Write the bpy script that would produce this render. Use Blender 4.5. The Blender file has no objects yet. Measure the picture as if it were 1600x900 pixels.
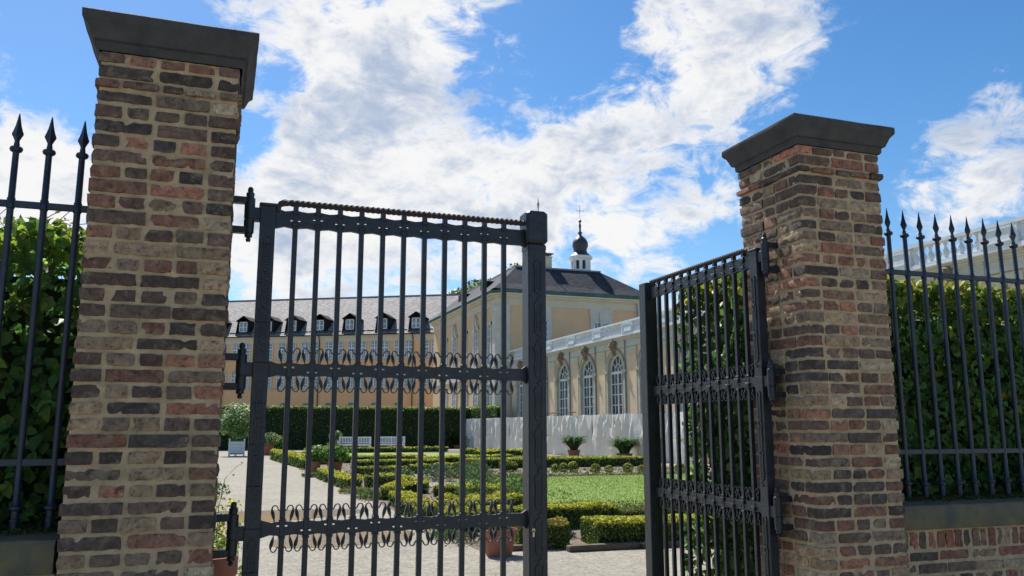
import bpy, math, random
import numpy as np
from mathutils import Vector, Matrix, noise as mnoise

random.seed(7)
rng = np.random.default_rng(11)
C = bpy.data.collections.new("scene"); bpy.context.scene.collection.children.link(C)
sc = bpy.context.scene
PI = math.pi

# ------------------------------------------------------------------ camera
YAW, PITCH, FPX = 0.3378, 0.1668, 1297.15
cam_d = bpy.data.cameras.new("camera"); cam = bpy.data.objects.new("camera", cam_d)
sc.collection.objects.link(cam); sc.camera = cam
cam.location = (-.02, -4.06, 1.6)
cam.rotation_euler = (PI/2 + PITCH, 0, -YAW)
cam_d.sensor_width = 36; cam_d.lens = FPX/1600*36; cam_d.clip_end = 2000; cam_d.clip_start = .05

# ------------------------------------------------------------------ sky, sun, exposure
SUN_EL, SUN_AZ = math.radians(53), math.radians(-10)      # azimuth from +Y towards +X
SKY_STRENGTH, CLOUD_STRENGTH, SUN_STRENGTH, EXPOSURE = .078, .51, 3.8, .88
world = bpy.data.worlds.new("World"); sc.world = world; world.use_nodes = True
wt = world.node_tree; wt.nodes.clear()
def wn(t, **k):
    n = wt.nodes.new(t)
    for a, b in k.items(): setattr(n, a, b)
    return n
def wmath(op, a, b=None, clamp=False):
    n = wn('ShaderNodeMath', operation=op); n.use_clamp = clamp
    for i, v in enumerate((a, b)):
        if v is None: continue
        if isinstance(v, (int, float)): n.inputs[i].default_value = v
        else: wt.links.new(v, n.inputs[i])
    return n.outputs[0]
sky = wn('ShaderNodeTexSky', sky_type='NISHITA', sun_disc=False, sun_elevation=SUN_EL, sun_rotation=SUN_AZ)
sky.air_density = 1.0; sky.dust_density = .3; sky.ozone_density = 2.5
tc = wn('ShaderNodeTexCoord'); DIR = tc.outputs['Generated']
def pixdir(px, py):
    v = Vector(((px-800)/FPX, (450-py)/FPX, -1)); v.normalize()
    return cam.rotation_euler.to_matrix() @ v
blobs = [ # px, py, radius px, weight: the big cloud masses of the day, as directions in the sky
 (420,50,70,.4),(520,60,80,.45),(560,160,90,.65),(640,110,90,.6),(500,240,90,.5),(430,290,90,.6),(600,280,110,.7),(740,50,60,.5),(830,110,60,.5),(660,30,60,.4),
 (740,260,70,.6),(830,260,60,.5),(1060,40,80,.6),(1180,60,80,.55),(1250,90,60,.45),(1110,140,80,.6),(960,200,80,.6),(1030,215,50,.5),(880,230,50,.4),(450,420,130,.7),(640,400,130,.65),
 (820,360,90,.6),(960,330,80,.6),(1010,370,100,.6),(1110,330,60,.5),(60,235,70,.75),(10,310,70,.5),(110,300,50,.6),(10,100,30,.3),(60,70,110,-.6),(130,140,60,-.4),(1500,210,60,.4),(1570,140,60,.42),(1440,280,55,.5),(1550,300,70,.3),(1600,60,70,-.3),(1500,130,50,-.3),(1450,60,50,.3),(1430,150,30,.4),(390,165,30,.4),
 (480,130,35,-.3),(640,200,40,-.3),(250,130,80,-.6),(250,50,120,-.5),(720,170,70,-.45),(690,350,50,-.35),(900,60,60,-.4),(900,120,50,-.3),(1000,280,50,-.5),(1060,260,50,-.3),(1330,150,80,-.5),(1300,250,100,-.5),(420,200,50,-.5),(440,120,30,-.3),(1150,390,50,-.5),(1400,30,80,-.35),(560,440,60,-.25),(800,190,50,-.3),
 (-500,200,500,.4),(2300,200,400,.3),(800,-700,500,.25)]
acc = None
for px, py, r, w in blobs:
    d = pixdir(px, py); s = r/FPX*1.05
    dist = wn('ShaderNodeVectorMath', operation='DISTANCE'); wt.links.new(DIR, dist.inputs[0]); dist.inputs[1].default_value = d
    q = wmath('MULTIPLY', dist.outputs['Value'], 1/s); q = wmath('MULTIPLY', q, q); q = wmath('MULTIPLY', q, -1)
    e = wmath('MULTIPLY', wmath('EXPONENT', q), w*.75)
    acc = e if acc is None else wmath('ADD', acc, e)
def fbm(scale, detail, rough, off=(0,0,0), dist=0.0):
    mp = wn('ShaderNodeMapping'); mp.inputs['Location'].default_value = off; mp.inputs['Scale'].default_value = (1,1,1.7)
    wt.links.new(DIR, mp.inputs['Vector'])
    n = wn('ShaderNodeTexNoise'); n.inputs['Scale'].default_value = scale; n.inputs['Detail'].default_value = detail
    n.inputs['Roughness'].default_value = rough; n.inputs['Distortion'].default_value = dist
    wt.links.new(mp.outputs[0], n.inputs['Vector']); return n.outputs['Fac']
big = wmath('SUBTRACT', fbm(5.5, 10, .62, (0,0,0), .35), .5)
fine = wmath('SUBTRACT', fbm(19, 8, .65, (3,1,2), .5), .5)
dens = wmath('ADD', wmath('ADD', acc, wmath('MULTIPLY', big, 2.2)), wmath('MULTIPLY', fine, 1.8))
def ramp(v, a, b):
    m = wn('ShaderNodeMapRange', interpolation_type='SMOOTHSTEP'); m.inputs['From Min'].default_value = a; m.inputs['From Max'].default_value = b
    wt.links.new(v, m.inputs['Value']); return m.outputs[0]
cover = ramp(dens, .08, .62)
up = fbm(5.5, 10, .62, (.02,.03,.075), .35)            # the same noise a little further down: tells lit tops from grey undersides
dif = wmath('SUBTRACT', wmath('ADD', big, .5), up)
shade = ramp(wmath('ADD', wmath('MULTIPLY', dif, 2.6), wmath('ADD', wmath('MULTIPLY', wmath('SUBTRACT', dens, .7), .45), wmath('MULTIPLY', fine, .7))), -.22, .8)
cc = wn('ShaderNodeMix', data_type='RGBA'); wt.links.new(shade, cc.inputs['Factor'])
cc.inputs[6].default_value = (1,1,1.0,1); cc.inputs[7].default_value = (.46,.56,.74,1)
hs = wn('ShaderNodeHueSaturation'); hs.inputs['Saturation'].default_value = 1.3; hs.inputs['Value'].default_value = .97; wt.links.new(sky.outputs[0], hs.inputs['Color'])
b1 = wn('ShaderNodeBackground'); wt.links.new(hs.outputs[0], b1.inputs['Color']); b1.inputs['Strength'].default_value = SKY_STRENGTH
b2 = wn('ShaderNodeBackground'); wt.links.new(cc.outputs[2], b2.inputs['Color']); b2.inputs['Strength'].default_value = CLOUD_STRENGTH
mx = wn('ShaderNodeMixShader'); wt.links.new(cover, mx.inputs[0]); wt.links.new(b1.outputs[0], mx.inputs[1]); wt.links.new(b2.outputs[0], mx.inputs[2])
wo = wn('ShaderNodeOutputWorld'); wt.links.new(mx.outputs[0], wo.inputs[0])
sun_d = bpy.data.lights.new("sun", 'SUN'); sun = bpy.data.objects.new("sun", sun_d); sc.collection.objects.link(sun)
sun_d.energy = SUN_STRENGTH; sun_d.angle = math.radians(.5); sun_d.color = (1, .95, .86)
sv = Vector((math.sin(SUN_AZ)*math.cos(SUN_EL), math.cos(SUN_AZ)*math.cos(SUN_EL), math.sin(SUN_EL)))
sun.rotation_euler = sv.to_track_quat('Z', 'Y').to_euler(); sun.location = (0,0,40)
sc.view_settings.view_transform = 'Standard'; sc.view_settings.look = 'None'
sc.view_settings.exposure = EXPOSURE; sc.view_settings.gamma = 1

# ------------------------------------------------------------------ helpers
class MB:
    def __init__(s): s.v = []; s.f = []; s.c = []
    def add(s, v, f, col=None):
        o = len(s.v); s.v += [tuple(p) for p in v]; s.f += [tuple(i+o for i in q) for q in f]
        s.c += [col if col is not None else (1,1,1)]*len(f)
    def box(s, x0, x1, y0, y1, z0, z1, col=None):
        v = [(x,y,z) for z in (z0,z1) for y in (y0,y1) for x in (x0,x1)]
        s.add(v, [(0,2,3,1),(4,5,7,6),(0,1,5,4),(2,6,7,3),(0,4,6,2),(1,3,7,5)], col)
    def cbox(s, x0, x1, y0, y1, z0, z1, b, col=None):   # chamfered vertical edges and rims
        def ring(z, i):
            return [(x0+b+i,y0+i,z),(x1-b-i,y0+i,z),(x1-i,y0+b+i,z),(x1-i,y1-b-i,z),(x1-b-i,y1-i,z),(x0+b+i,y1-i,z),(x0+i,y1-b-i,z),(x0+i,y0+b+i,z)]
        rs = [ring(z0,b*.7),ring(z0+b,0),ring(z1-b,0),ring(z1,b*.7)]
        s.rings(rs, True, col)
    def rings(s, rs, cap=True, col=None, closed=True):
        n = len(rs[0]); v = [p for r in rs for p in r]; f = []
        for i in range(len(rs)-1):
            for j in range(n if closed else n-1):
                k = (j+1) % n; f.append((i*n+j, i*n+k, (i+1)*n+k, (i+1)*n+j))
        if cap: f.append(tuple(range(n))[::-1]); f.append(tuple((len(rs)-1)*n+j for j in range(n)))
        s.add(v, f, col)
    def lathe(s, prof, cx=0, cy=0, n=12, col=None):
        s.rings([[(cx+r*math.cos(2*PI*j/n), cy+r*math.sin(2*PI*j/n), z) for j in range(n)] for r, z in prof], True, col)
    def tube(s, pts, rad, n=6, col=None):
        pts = [Vector(p) for p in pts]; rs = []
        for i, p in enumerate(pts):
            t = (pts[min(i+1,len(pts)-1)]-pts[max(i-1,0)]).normalized()
            a = t.cross(Vector((0,0,1)) if abs(t.z) < .9 else Vector((0,1,0))).normalized(); b = t.cross(a)
            r = rad[i] if isinstance(rad, (list,tuple)) else rad
            rs.append([tuple(p + a*r*math.cos(2*PI*j/n) + b*r*math.sin(2*PI*j/n)) for j in range(n)])
        s.rings(rs, True, col)
    def strap(s, pts, th, y0, y1, col=None):            # flat bar bent in the xz plane, from y0 to y1
        n = len(pts); rs = []
        for i, (x, z) in enumerate(pts):
            a = pts[max(i-1,0)]; b = pts[min(i+1,n-1)]; dx, dz = b[0]-a[0], b[1]-a[1]; l = math.hypot(dx,dz) or 1
            t = (th[i] if isinstance(th, (list,tuple)) else th)/2; nx, nz = -dz/l*t, dx/l*t
            rs.append([(x+nx,y0,z+nz),(x+nx,y1,z+nz),(x-nx,y1,z-nz),(x-nx,y0,z-nz)])
        s.rings(rs, True, col)
    def prism(s, poly, y0, y1, col=None):               # polygon in xz pushed along y
        n = len(poly); v = [(x,y0,z) for x,z in poly]+[(x,y1,z) for x,z in poly]
        s.add(v, [tuple(range(n)), tuple(range(2*n-1,n-1,-1))]+[(i,i+n,(i+1)%n+n,(i+1)%n) for i in range(n)], col)
    def xf(s, M):
        s.v = [tuple(M @ Vector(p)) for p in s.v]; return s

def mesh_obj(name, v, f, mat, parent=None, smooth=False, cols=None, loc=None):
    me = bpy.data.meshes.new(name)
    me.from_pydata([tuple(p) for p in v], [], f); me.update()
    if smooth: me.polygons.foreach_set('use_smooth', [True]*len(me.polygons))
    if cols is not None:
        ca = me.color_attributes.new('tint', 'FLOAT_COLOR', 'CORNER'); arr = []
        for p in me.polygons:
            c = cols[p.index]; arr += [c[0],c[1],c[2],1]*p.loop_total
        ca.data.foreach_set('color', arr)
    me.materials.append(mat)
    o = bpy.data.objects.new(name, me); C.objects.link(o)
    if parent is not None:
        o.parent = parent
    if loc is not None: o.location = loc
    return o
def put(name, mb, mat, parent=None, smooth=False, tint=False, loc=None, fix=True):
    o = mesh_obj(name, mb.v, mb.f, mat, parent, smooth, mb.c if tint else None, loc)
    if fix:
        import bmesh
        bm = bmesh.new(); bm.from_mesh(o.data); bmesh.ops.recalc_face_normals(bm, faces=bm.faces); bm.to_mesh(o.data); bm.free()
    if smooth:
        try: o.data.set_sharp_from_angle(angle=math.radians(40))
        except Exception: pass
    return o
def thing(name, label, cat, loc=(0,0,0), rotz=0, group=None):
    o = bpy.data.objects.new(name, None); C.objects.link(o); o.location = loc; o.rotation_euler = (0,0,rotz); o.empty_display_size = .2
    o['label'] = label; o['category'] = cat
    if group: o['group'] = group
    return o
def tag(o, label, cat, group=None):
    o['label'] = label; o['category'] = cat
    if group: o['group'] = group
    return o
def kind(o, k='structure'): o['kind'] = k; return o
def copy_tree(o, parent=None):
    c = o.copy(); C.objects.link(c); c.parent = parent
    for ch in [x for x in C.objects if x.parent == o]: copy_tree(ch, c)
    return c

# ------------------------------------------------------------------ materials
def mat(name, col, rough=.7, metal=0, nscale=None, namp=.25, bump=0, bscale=None, tint=False, spec=.5, col2=None, trans=0, coords='Object', stretch=None, detail=6):
    m = bpy.data.materials.new(name); m.use_nodes = True; t = m.node_tree; N = t.nodes; L = t.links
    p = N['Principled BSDF']; p.inputs['Roughness'].default_value = rough; p.inputs['Metallic'].default_value = metal
    p.inputs['Specular IOR Level'].default_value = spec
    tcn = N.new('ShaderNodeTexCoord'); vec = tcn.outputs[coords]
    if stretch:
        mp = N.new('ShaderNodeMapping'); mp.inputs['Scale'].default_value = stretch; L.new(vec, mp.inputs['Vector']); vec = mp.outputs[0]
    base = N.new('ShaderNodeRGB'); base.outputs[0].default_value = (*col, 1); out = base.outputs[0]
    if tint:
        a = N.new('ShaderNodeVertexColor'); a.layer_name = 'tint'
        mm = N.new('ShaderNodeMix'); mm.data_type = 'RGBA'; mm.blend_type = 'MULTIPLY'; mm.inputs[0].default_value = 1
        L.new(out, mm.inputs[6]); L.new(a.outputs[0], mm.inputs[7]); out = mm.outputs[2]
    if nscale:
        n = N.new('ShaderNodeTexNoise'); n.inputs['Scale'].default_value = nscale; n.inputs['Detail'].default_value = detail; n.inputs['Roughness'].default_value = .65; L.new(vec, n.inputs['Vector'])
        mr = N.new('ShaderNodeMapRange'); mr.inputs['From Min'].default_value = .3; mr.inputs['From Max'].default_value = .7
        L.new(n.outputs['Fac'], mr.inputs['Value'])
        if col2:
            mm = N.new('ShaderNodeMix'); mm.data_type = 'RGBA'; L.new(mr.outputs[0], mm.inputs[0]); L.new(out, mm.inputs[6]); mm.inputs[7].default_value = (*col2, 1); out = mm.outputs[2]
        else:
            mr.inputs['To Min'].default_value = 1-namp; mr.inputs['To Max'].default_value = 1+namp
            mm = N.new('ShaderNodeMix'); mm.data_type = 'RGBA'; mm.blend_type = 'MULTIPLY'; mm.inputs[0].default_value = 1
            L.new(out, mm.inputs[6]); L.new(mr.outputs[0], mm.inputs[7]); out = mm.outputs[2]
    L.new(out, p.inputs['Base Color'])
    if bump:
        n2 = N.new('ShaderNodeTexNoise'); n2.inputs['Scale'].default_value = bscale or 60; n2.inputs['Detail'].default_value = 7; n2.inputs['Roughness'].default_value = .7; L.new(vec, n2.inputs['Vector'])
        bp = N.new('ShaderNodeBump'); bp.inputs['Strength'].default_value = bump; bp.inputs['Distance'].default_value = .01; L.new(n2.outputs['Fac'], bp.inputs['Height']); L.new(bp.outputs[0], p.inputs['Normal'])
    if trans:
        tr = N.new('ShaderNodeBsdfTranslucent'); L.new(out, tr.inputs['Color']); ms = N.new('ShaderNodeMixShader'); ms.inputs[0].default_value = trans
        L.new(p.outputs[0], ms.inputs[1]); L.new(tr.outputs[0], ms.inputs[2]); L.new(ms.outputs[0], N['Material Output'].inputs['Surface'])
    return m
M = {}
M['brick'] = mat('old_brick', (1,1,1), .88, nscale=22, namp=.5, bump=.9, bscale=55, tint=True)
def brick_extra():   # lichen and lime bloom blotches with a shape of their own
    m = M['brick']; t = m.node_tree; N = t.nodes; L = t.links; p = N['Principled BSDF']
    src = p.inputs['Base Color'].links[0].from_socket
    tcn = N.new('ShaderNodeTexCoord'); n = N.new('ShaderNodeTexNoise'); n.inputs['Scale'].default_value = 9; n.inputs['Detail'].default_value = 10; n.inputs['Roughness'].default_value = .75; n.inputs['Distortion'].default_value = .6
    L.new(tcn.outputs['Object'], n.inputs['Vector']); mr = N.new('ShaderNodeMapRange'); mr.inputs['From Min'].default_value = .52; mr.inputs['From Max'].default_value = .66; mr.inputs['To Max'].default_value = .7; L.new(n.outputs['Fac'], mr.inputs['Value'])
    mm = N.new('ShaderNodeMix'); mm.data_type = 'RGBA'; L.new(mr.outputs[0], mm.inputs[0]); L.new(src, mm.inputs[6]); mm.inputs[7].default_value = (.33,.26,.165,1)
    n3 = N.new('ShaderNodeTexNoise'); n3.inputs['Scale'].default_value = 34; n3.inputs['Detail'].default_value = 8; n3.inputs['Roughness'].default_value = .8; L.new(tcn.outputs['Object'], n3.inputs['Vector'])
    m3 = N.new('ShaderNodeMapRange'); m3.inputs['From Min'].default_value = .53; m3.inputs['From Max'].default_value = .6; m3.inputs['To Max'].default_value = .75; L.new(n3.outputs['Fac'], m3.inputs['Value'])
    m4 = N.new('ShaderNodeMix'); m4.data_type = 'RGBA'; L.new(m3.outputs[0], m4.inputs[0]); L.new(mm.outputs[2], m4.inputs[6]); m4.inputs[7].default_value = (.03,.028,.026,1)
    L.new(m4.outputs[2], p.inputs['Base Color'])
brick_extra()
M['mortar'] = mat('lime_mortar', (.66,.49,.30), .95, nscale=9, col2=(.38,.275,.16), bump=1, bscale=70)
M['capstone'] = mat('dark_stone', (.035,.037,.040), .85, nscale=7, col2=(.085,.08,.075), bump=.9, bscale=40)
M['coping'] = mat('coping_stone', (.08,.085,.07), .9, nscale=8, col2=(.21,.16,.07), bump=1, bscale=18)
M['moss'] = mat('moss', (.05,.075,.012), .95, nscale=20, col2=(.10,.10,.03), bump=1, bscale=60)
M['iron'] = mat('painted_iron', (.015,.019,.025), .36, .0, nscale=14, namp=.45, bump=.5, bscale=35, spec=.5)
M['ironblue'] = mat('fence_iron', (.019,.029,.048), .38, .0, nscale=20, namp=.3, bump=.3, bscale=40)
M['rust'] = mat('rusty_iron', (.06,.035,.028), .7, nscale=30, col2=(.03,.03,.035), bump=.3)
M['brass'] = mat('worn_brass', (.6,.5,.3), .35, .8)
M['leaf'] = mat('hedge_leaf', (1,1,1), .48, tint=True, trans=.45, spec=.35)
M['leafm'] = mat('matt_leaf', (1,1,1), .7, tint=True, trans=.25, spec=.2)
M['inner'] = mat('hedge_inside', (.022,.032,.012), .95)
M['twig'] = mat('twig', (.10,.065,.04), .9)
M['gravel'] = mat('gravel', (.25,.225,.18), .95, nscale=.35, col2=(.31,.285,.235), bump=1, bscale=45)
M['lawn'] = mat('lawn_turf', (.16,.26,.04), .95, nscale=2.0, col2=(.21,.29,.06), bump=1, bscale=80)
M['soil'] = mat('soil', (.20,.155,.115), .97, nscale=3, col2=(.11,.085,.065), bump=1, bscale=30)
M['terracotta'] = mat('terracotta', (.36,.135,.085), .85, nscale=9, namp=.25, bump=.3, bscale=60)
M['white'] = mat('white_paint', (.72,.74,.74), .5, nscale=8, namp=.08)
M['tarp'] = mat('white_sheeting', (.93,.90,.84), .6, nscale=1.5, namp=.05, bump=1, bscale=1.6, stretch=(1,1,.22), trans=.3); M['tarp'].node_tree.nodes['Bump'].inputs['Distance'].default_value = .25
M['stucco'] = mat('ochre_stucco', (.76,.46,.23), .9, nscale=.5, namp=.08, bump=.2, bscale=20)
M['stucco2'] = mat('sand_stucco', (.66,.45,.265), .9, nscale=.7, namp=.08, bump=.2, bscale=20)
M['stucco3'] = mat('pink_stucco', (.74,.53,.35), .9, nscale=.9, namp=.12, bump=.2, bscale=20)
M['wtrim'] = mat('window_trim', (.50,.44,.33), .85, nscale=2, namp=.1)
M['trim'] = mat('pale_trim', (.56,.535,.47), .8, nscale=1.6, namp=.12, bump=.2, bscale=14)
M['trimc'] = mat('cream_trim', (.58,.53,.40), .8, nscale=1.2, namp=.08)
M['bal'] = mat('white_balustrade', (.66,.69,.73), .8, nscale=3, namp=.10, bump=.2, bscale=20)
M['kerb'] = mat('kerb_stone', (.12,.095,.07), .9, nscale=6, namp=.4, bump=1, bscale=20)
M['greystone'] = mat('grey_stone', (.44,.41,.34), .85, nscale=2.5, namp=.22, bump=.4, bscale=20)
M['sandst'] = mat('carved_sandstone', (.24,.17,.12), .9, nscale=10, namp=.5, bump=1, bscale=20)
M['glass'] = mat('window_glass', (.03,.04,.05), .08, nscale=.8, namp=.5, spec=.8)
M['glassb'] = mat('window_glass_blue', (.12,.2,.26), .12, nscale=.9, namp=.5, spec=.9)
M['copper'] = mat('green_copper', (.07,.16,.12), .7, nscale=3, col2=(.04,.07,.06))
M['lead'] = mat('lead_sheet', (.22,.24,.26), .6, nscale=3, namp=.2)
M['dark'] = mat('dark_pipe', (.02,.022,.025), .5)
M['onion'] = mat('slate_dome', (.035,.04,.045), .45, nscale=6, namp=.4)
M['gold'] = mat('gilt', (.45,.36,.2), .35, .8)
M['stonew'] = mat('white_pebble_stone', (.42,.39,.36), .8, nscale=5, namp=.2)
M['bark'] = mat('bark', (.12,.085,.055), .9, nscale=10, namp=.4, bump=.8, bscale=12)
M['petal'] = mat('petals', (.75,.72,.6), .6, tint=True, trans=.2)
M['darkcloth'] = mat('dark_cloth', (.02,.024,.032), .9, nscale=12, namp=.3, bump=.5)
def slate_mat(name, c1, c2, rough):
    m = mat(name, c1, rough, nscale=1, col2=c2, spec=.55); t = m.node_tree; N = t.nodes; L = t.links; p = N['Principled BSDF']
    tcn = N.new('ShaderNodeTexCoord'); b = N.new('ShaderNodeTexBrick'); b.inputs['Scale'].default_value = 1; b.inputs['Brick Width'].default_value = .34; b.inputs['Row Height'].default_value = .17; b.inputs['Mortar Size'].default_value = .018
    b.inputs['Color1'].default_value = (.6,.6,.6,1); b.inputs['Color2'].default_value = (1.25,1.2,1.2,1); b.inputs['Mortar'].default_value = (.25,.25,.25,1); b.inputs['Bias'].default_value = 0
    L.new(tcn.outputs['UV'], b.inputs['Vector'])
    n = N.new('ShaderNodeTexNoise'); n.inputs['Scale'].default_value = 4.5; n.inputs['Detail'].default_value = 6; n.inputs['Roughness'].default_value = .8; mp = N.new('ShaderNodeMapping'); mp.inputs['Scale'].default_value = (.5,1.9,1); L.new(tcn.outputs['UV'], mp.inputs[0]); L.new(mp.outputs[0], n.inputs['Vector'])
    src = p.inputs['Base Color'].links[0].from_socket
    for s in (b.outputs['Color'],):
        mm = N.new('ShaderNodeMix'); mm.data_type = 'RGBA'; mm.blend_type = 'MULTIPLY'; mm.inputs[0].default_value = 1; L.new(src, mm.inputs[6]); L.new(s, mm.inputs[7]); src = mm.outputs[2]
    mr = N.new('ShaderNodeMapRange'); mr.inputs['From Min'].default_value = .38; mr.inputs['From Max'].default_value = .62; mr.inputs['To Min'].default_value = .38; mr.inputs['To Max'].default_value = 1.6; L.new(n.outputs['Fac'], mr.inputs['Value'])
    mm = N.new('ShaderNodeMix'); mm.data_type = 'RGBA'; mm.blend_type = 'MULTIPLY'; mm.inputs[0].default_value = 1; L.new(src, mm.inputs[6]); L.new(mr.outputs[0], mm.inputs[7])
    L.new(mm.outputs[2], p.inputs['Base Color'])
    bp = N.new('ShaderNodeBump'); bp.inputs['Strength'].default_value = .6; bp.inputs['Distance'].default_value = .03; L.new(n.outputs['Fac'], bp.inputs['Height']); L.new(bp.outputs[0], p.inputs['Normal'])
    return m
M['slate'] = slate_mat('glare_slate', (.27,.25,.245), (.38,.36,.35), .72); M['slate'].node_tree.nodes['Principled BSDF'].inputs['Specular IOR Level'].default_value = .3  # range roof slate: sun glare is put into the pale base colour
M['slated'] = slate_mat('dark_slate', (.036,.043,.058), (.06,.066,.082), .8); M['slated'].node_tree.nodes['Principled BSDF'].inputs['Specular IOR Level'].default_value = .25
# ------------------------------------------------------------------ gravel speckle, puddle, lawn detail
def speckle(m, scale, lo, hi, vscale=None):
    t = m.node_tree; N = t.nodes; L = t.links; p = N['Principled BSDF']; src = p.inputs['Base Color'].links[0].from_socket
    tcn = N.new('ShaderNodeTexCoord'); v = N.new('ShaderNodeTexVoronoi'); v.inputs['Scale'].default_value = scale; L.new(tcn.outputs['Object'], v.inputs['Vector'])
    sp = N.new('ShaderNodeSeparateColor'); L.new(v.outputs['Color'], sp.inputs[0])
    mr = N.new('ShaderNodeMapRange'); mr.inputs['To Min'].default_value = lo; mr.inputs['To Max'].default_value = hi; L.new(sp.outputs[0], mr.inputs['Value'])
    mm = N.new('ShaderNodeMix'); mm.data_type = 'RGBA'; mm.blend_type = 'MULTIPLY'; mm.inputs[0].default_value = 1; L.new(src, mm.inputs[6]); L.new(mr.outputs[0], mm.inputs[7]); L.new(mm.outputs[2], p.inputs['Base Color'])
speckle(M['gravel'], 42, .68, 1.25); speckle(M['gravel'], 11, .88, 1.12); speckle(M['soil'], 30, .5, 1.4); speckle(M['lawn'], 25, .75, 1.25)
M['water'] = mat('puddle_water', (.34,.25,.16), .015, spec=.6, nscale=1.5, namp=.1)  # muddy base, lightened to carry part of the tan facade reflection

# ------------------------------------------------------------------ leaves
def leaves(name, pts, size, mat_, parent=None, base=(.05,.09,.02), var=.35, alt=None, altp=0, nrm=None, tilt=1.0, near=False, asp=.62, loc=None, jit=.35):
    pts = np.asarray(pts, float); n = len(pts)
    if nrm is None: nr = rng.normal(size=(n,3))
    else: nr = np.asarray(nrm, float) + rng.normal(size=(n,3))*tilt*.6
    nr /= np.linalg.norm(nr, axis=1)[:,None]+1e-9
    a = rng.normal(size=(n,3)); a[:,2] -= .7; a -= (a*nr).sum(1)[:,None]*nr; a /= np.linalg.norm(a, axis=1)[:,None]+1e-9
    b = np.cross(nr, a); s = (size*(1+jit*rng.normal(size=n))).clip(size*.35, size*1.9)[:,None]
    if near:
        q = [(-.5,0,0),(-.2,-.44*asp*1.2,.10),(.18,-.40*asp,.10),(.55,0,-.10),(.18,.40*asp,.10),(-.2,.44*asp*1.2,.10)]; fc = [(0,1,2,3),(0,3,4,5)]
    else:
        q = [(-.5,0,0),(0,-.5*asp,.06),(.5,0,0),(0,.5*asp,.06)]; fc = [(0,1,2,3)]
    k = len(q); V = np.empty((n,k,3))
    for i,(u,w,h) in enumerate(q): V[:,i] = pts + a*s*u + b*s*w + nr*s*h
    F = np.concatenate([np.array(fc)[None]+(np.arange(n)*k)[:,None,None]], 0).reshape(-1,4)
    me = bpy.data.meshes.new(name); nf = len(F)
    me.vertices.add(n*k); me.vertices.foreach_set('co', V.reshape(-1)); me.loops.add(nf*4); me.loops.foreach_set('vertex_index', F.reshape(-1).astype(np.int32))
    me.polygons.add(nf); me.polygons.foreach_set('loop_start', (np.arange(nf)*4).astype(np.int32))
    try: me.polygons.foreach_set('loop_total', np.full(nf,4,np.int32))
    except Exception: pass
    me.update(calc_edges=True)
    col = np.tile(np.array(base, float), (n,1))
    if alt is not None:
        pr_ = altp(pts) if callable(altp) else np.full(n, altp)
        w = (rng.random(n) < pr_); col[w] = alt
    col *= np.exp(rng.normal(size=(n,1))*var); col *= 1+rng.normal(size=(n,3))*.06
    ca = me.color_attributes.new('tint', 'FLOAT_COLOR', 'CORNER')
    cl = np.ones((n, len(fc)*4, 4)); cl[:,:,:3] = col[:,None,:].clip(0,.9); ca.data.foreach_set('color', cl.reshape(-1))
    me.materials.append(mat_); o = bpy.data.objects.new(name, me); C.objects.link(o)
    if parent is not None: o.parent = parent
    if loc is not None: o.location = loc
    return o

def nz(x, y, z, s=1.0): return mnoise.noise(Vector((x*s, y*s, z*s)))

# ------------------------------------------------------------------ ground
def sheet(name, poly, z, m, k='structure'):
    o = mesh_obj(name, [(x,y,z) for x,y in poly], [tuple(range(len(poly)))], m); return kind(o, k)
sheet('ground', [(-400,-400),(400,-400),(400,400),(-400,400)], 0, M['gravel'])
def smooth_poly(pts, n=6):
    out = []; N = len(pts)
    for i in range(N):
        p0,p1,p2,p3 = [np.array(pts[(i+k-1)%N], float) for k in range(4)]
        for j in range(n):
            t = j/n; out.append(tuple(.5*((2*p1)+(-p0+p2)*t+(2*p0-5*p1+4*p2-p3)*t*t+(-p0+3*p1-3*p2+p3)*t**3)))
    return out
sheet('puddle', smooth_poly([(.3,13.2),(1.3,13.35),(2.2,13.2),(2.9,12.9),(2.6,12.2),(1.9,11.7),(1.2,11.35),(.6,11.3),(.2,12.1)]), .004, M['water'])
sheet('puddle', smooth_poly([(.93,9.0),(1.3,9.35),(2.0,9.5),(2.75,9.5),(2.95,8.9),(2.6,8.2),(2.0,7.9),(1.3,7.8),(.8,8.1)]), .004, M['water'])
SOIL = sheet('garden_bed', [(3.35,6.75),(4.4,6.5),(12,5.7),(18.0,20),(18.6,46),(16.8,55),(3.4,55)], .004, M['soil'])
def lawn(name, poly, z, d):
    P = smooth_poly(poly); sheet(name, P, z, M['lawn'])
lawn('lawn', [(5.9,12.6),(6.6,11.7),(8.5,11.6),(11,11.4),(14,11.6),(15.6,14),(15.6,20),(14.3,21.8),(10.3,21.9),(7.6,21.4),(6.0,18.2),(5.8,15)], .008, 1)
lawn('lawn', [(7.0,36.5),(11,35.8),(14.5,36.4),(15.2,40),(14.6,47),(11,50),(7.6,49.5),(6.6,44)], .008, 1)
sheet('garden_path', smooth_poly([(7.2,24.0),(9.0,24.9),(12,25.6),(15,25.2),(17,24.2),(16.6,22.6),(13,22.5),(9,22.6)]), .008, M['gravel'])
sheet('garden_path', smooth_poly([(5.1,24.0),(6.3,24.6),(7.2,22.6),(6.6,20.2),(5.9,18.4),(5.2,19.6),(5.2,22)]), .012, M['gravel'])
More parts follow.
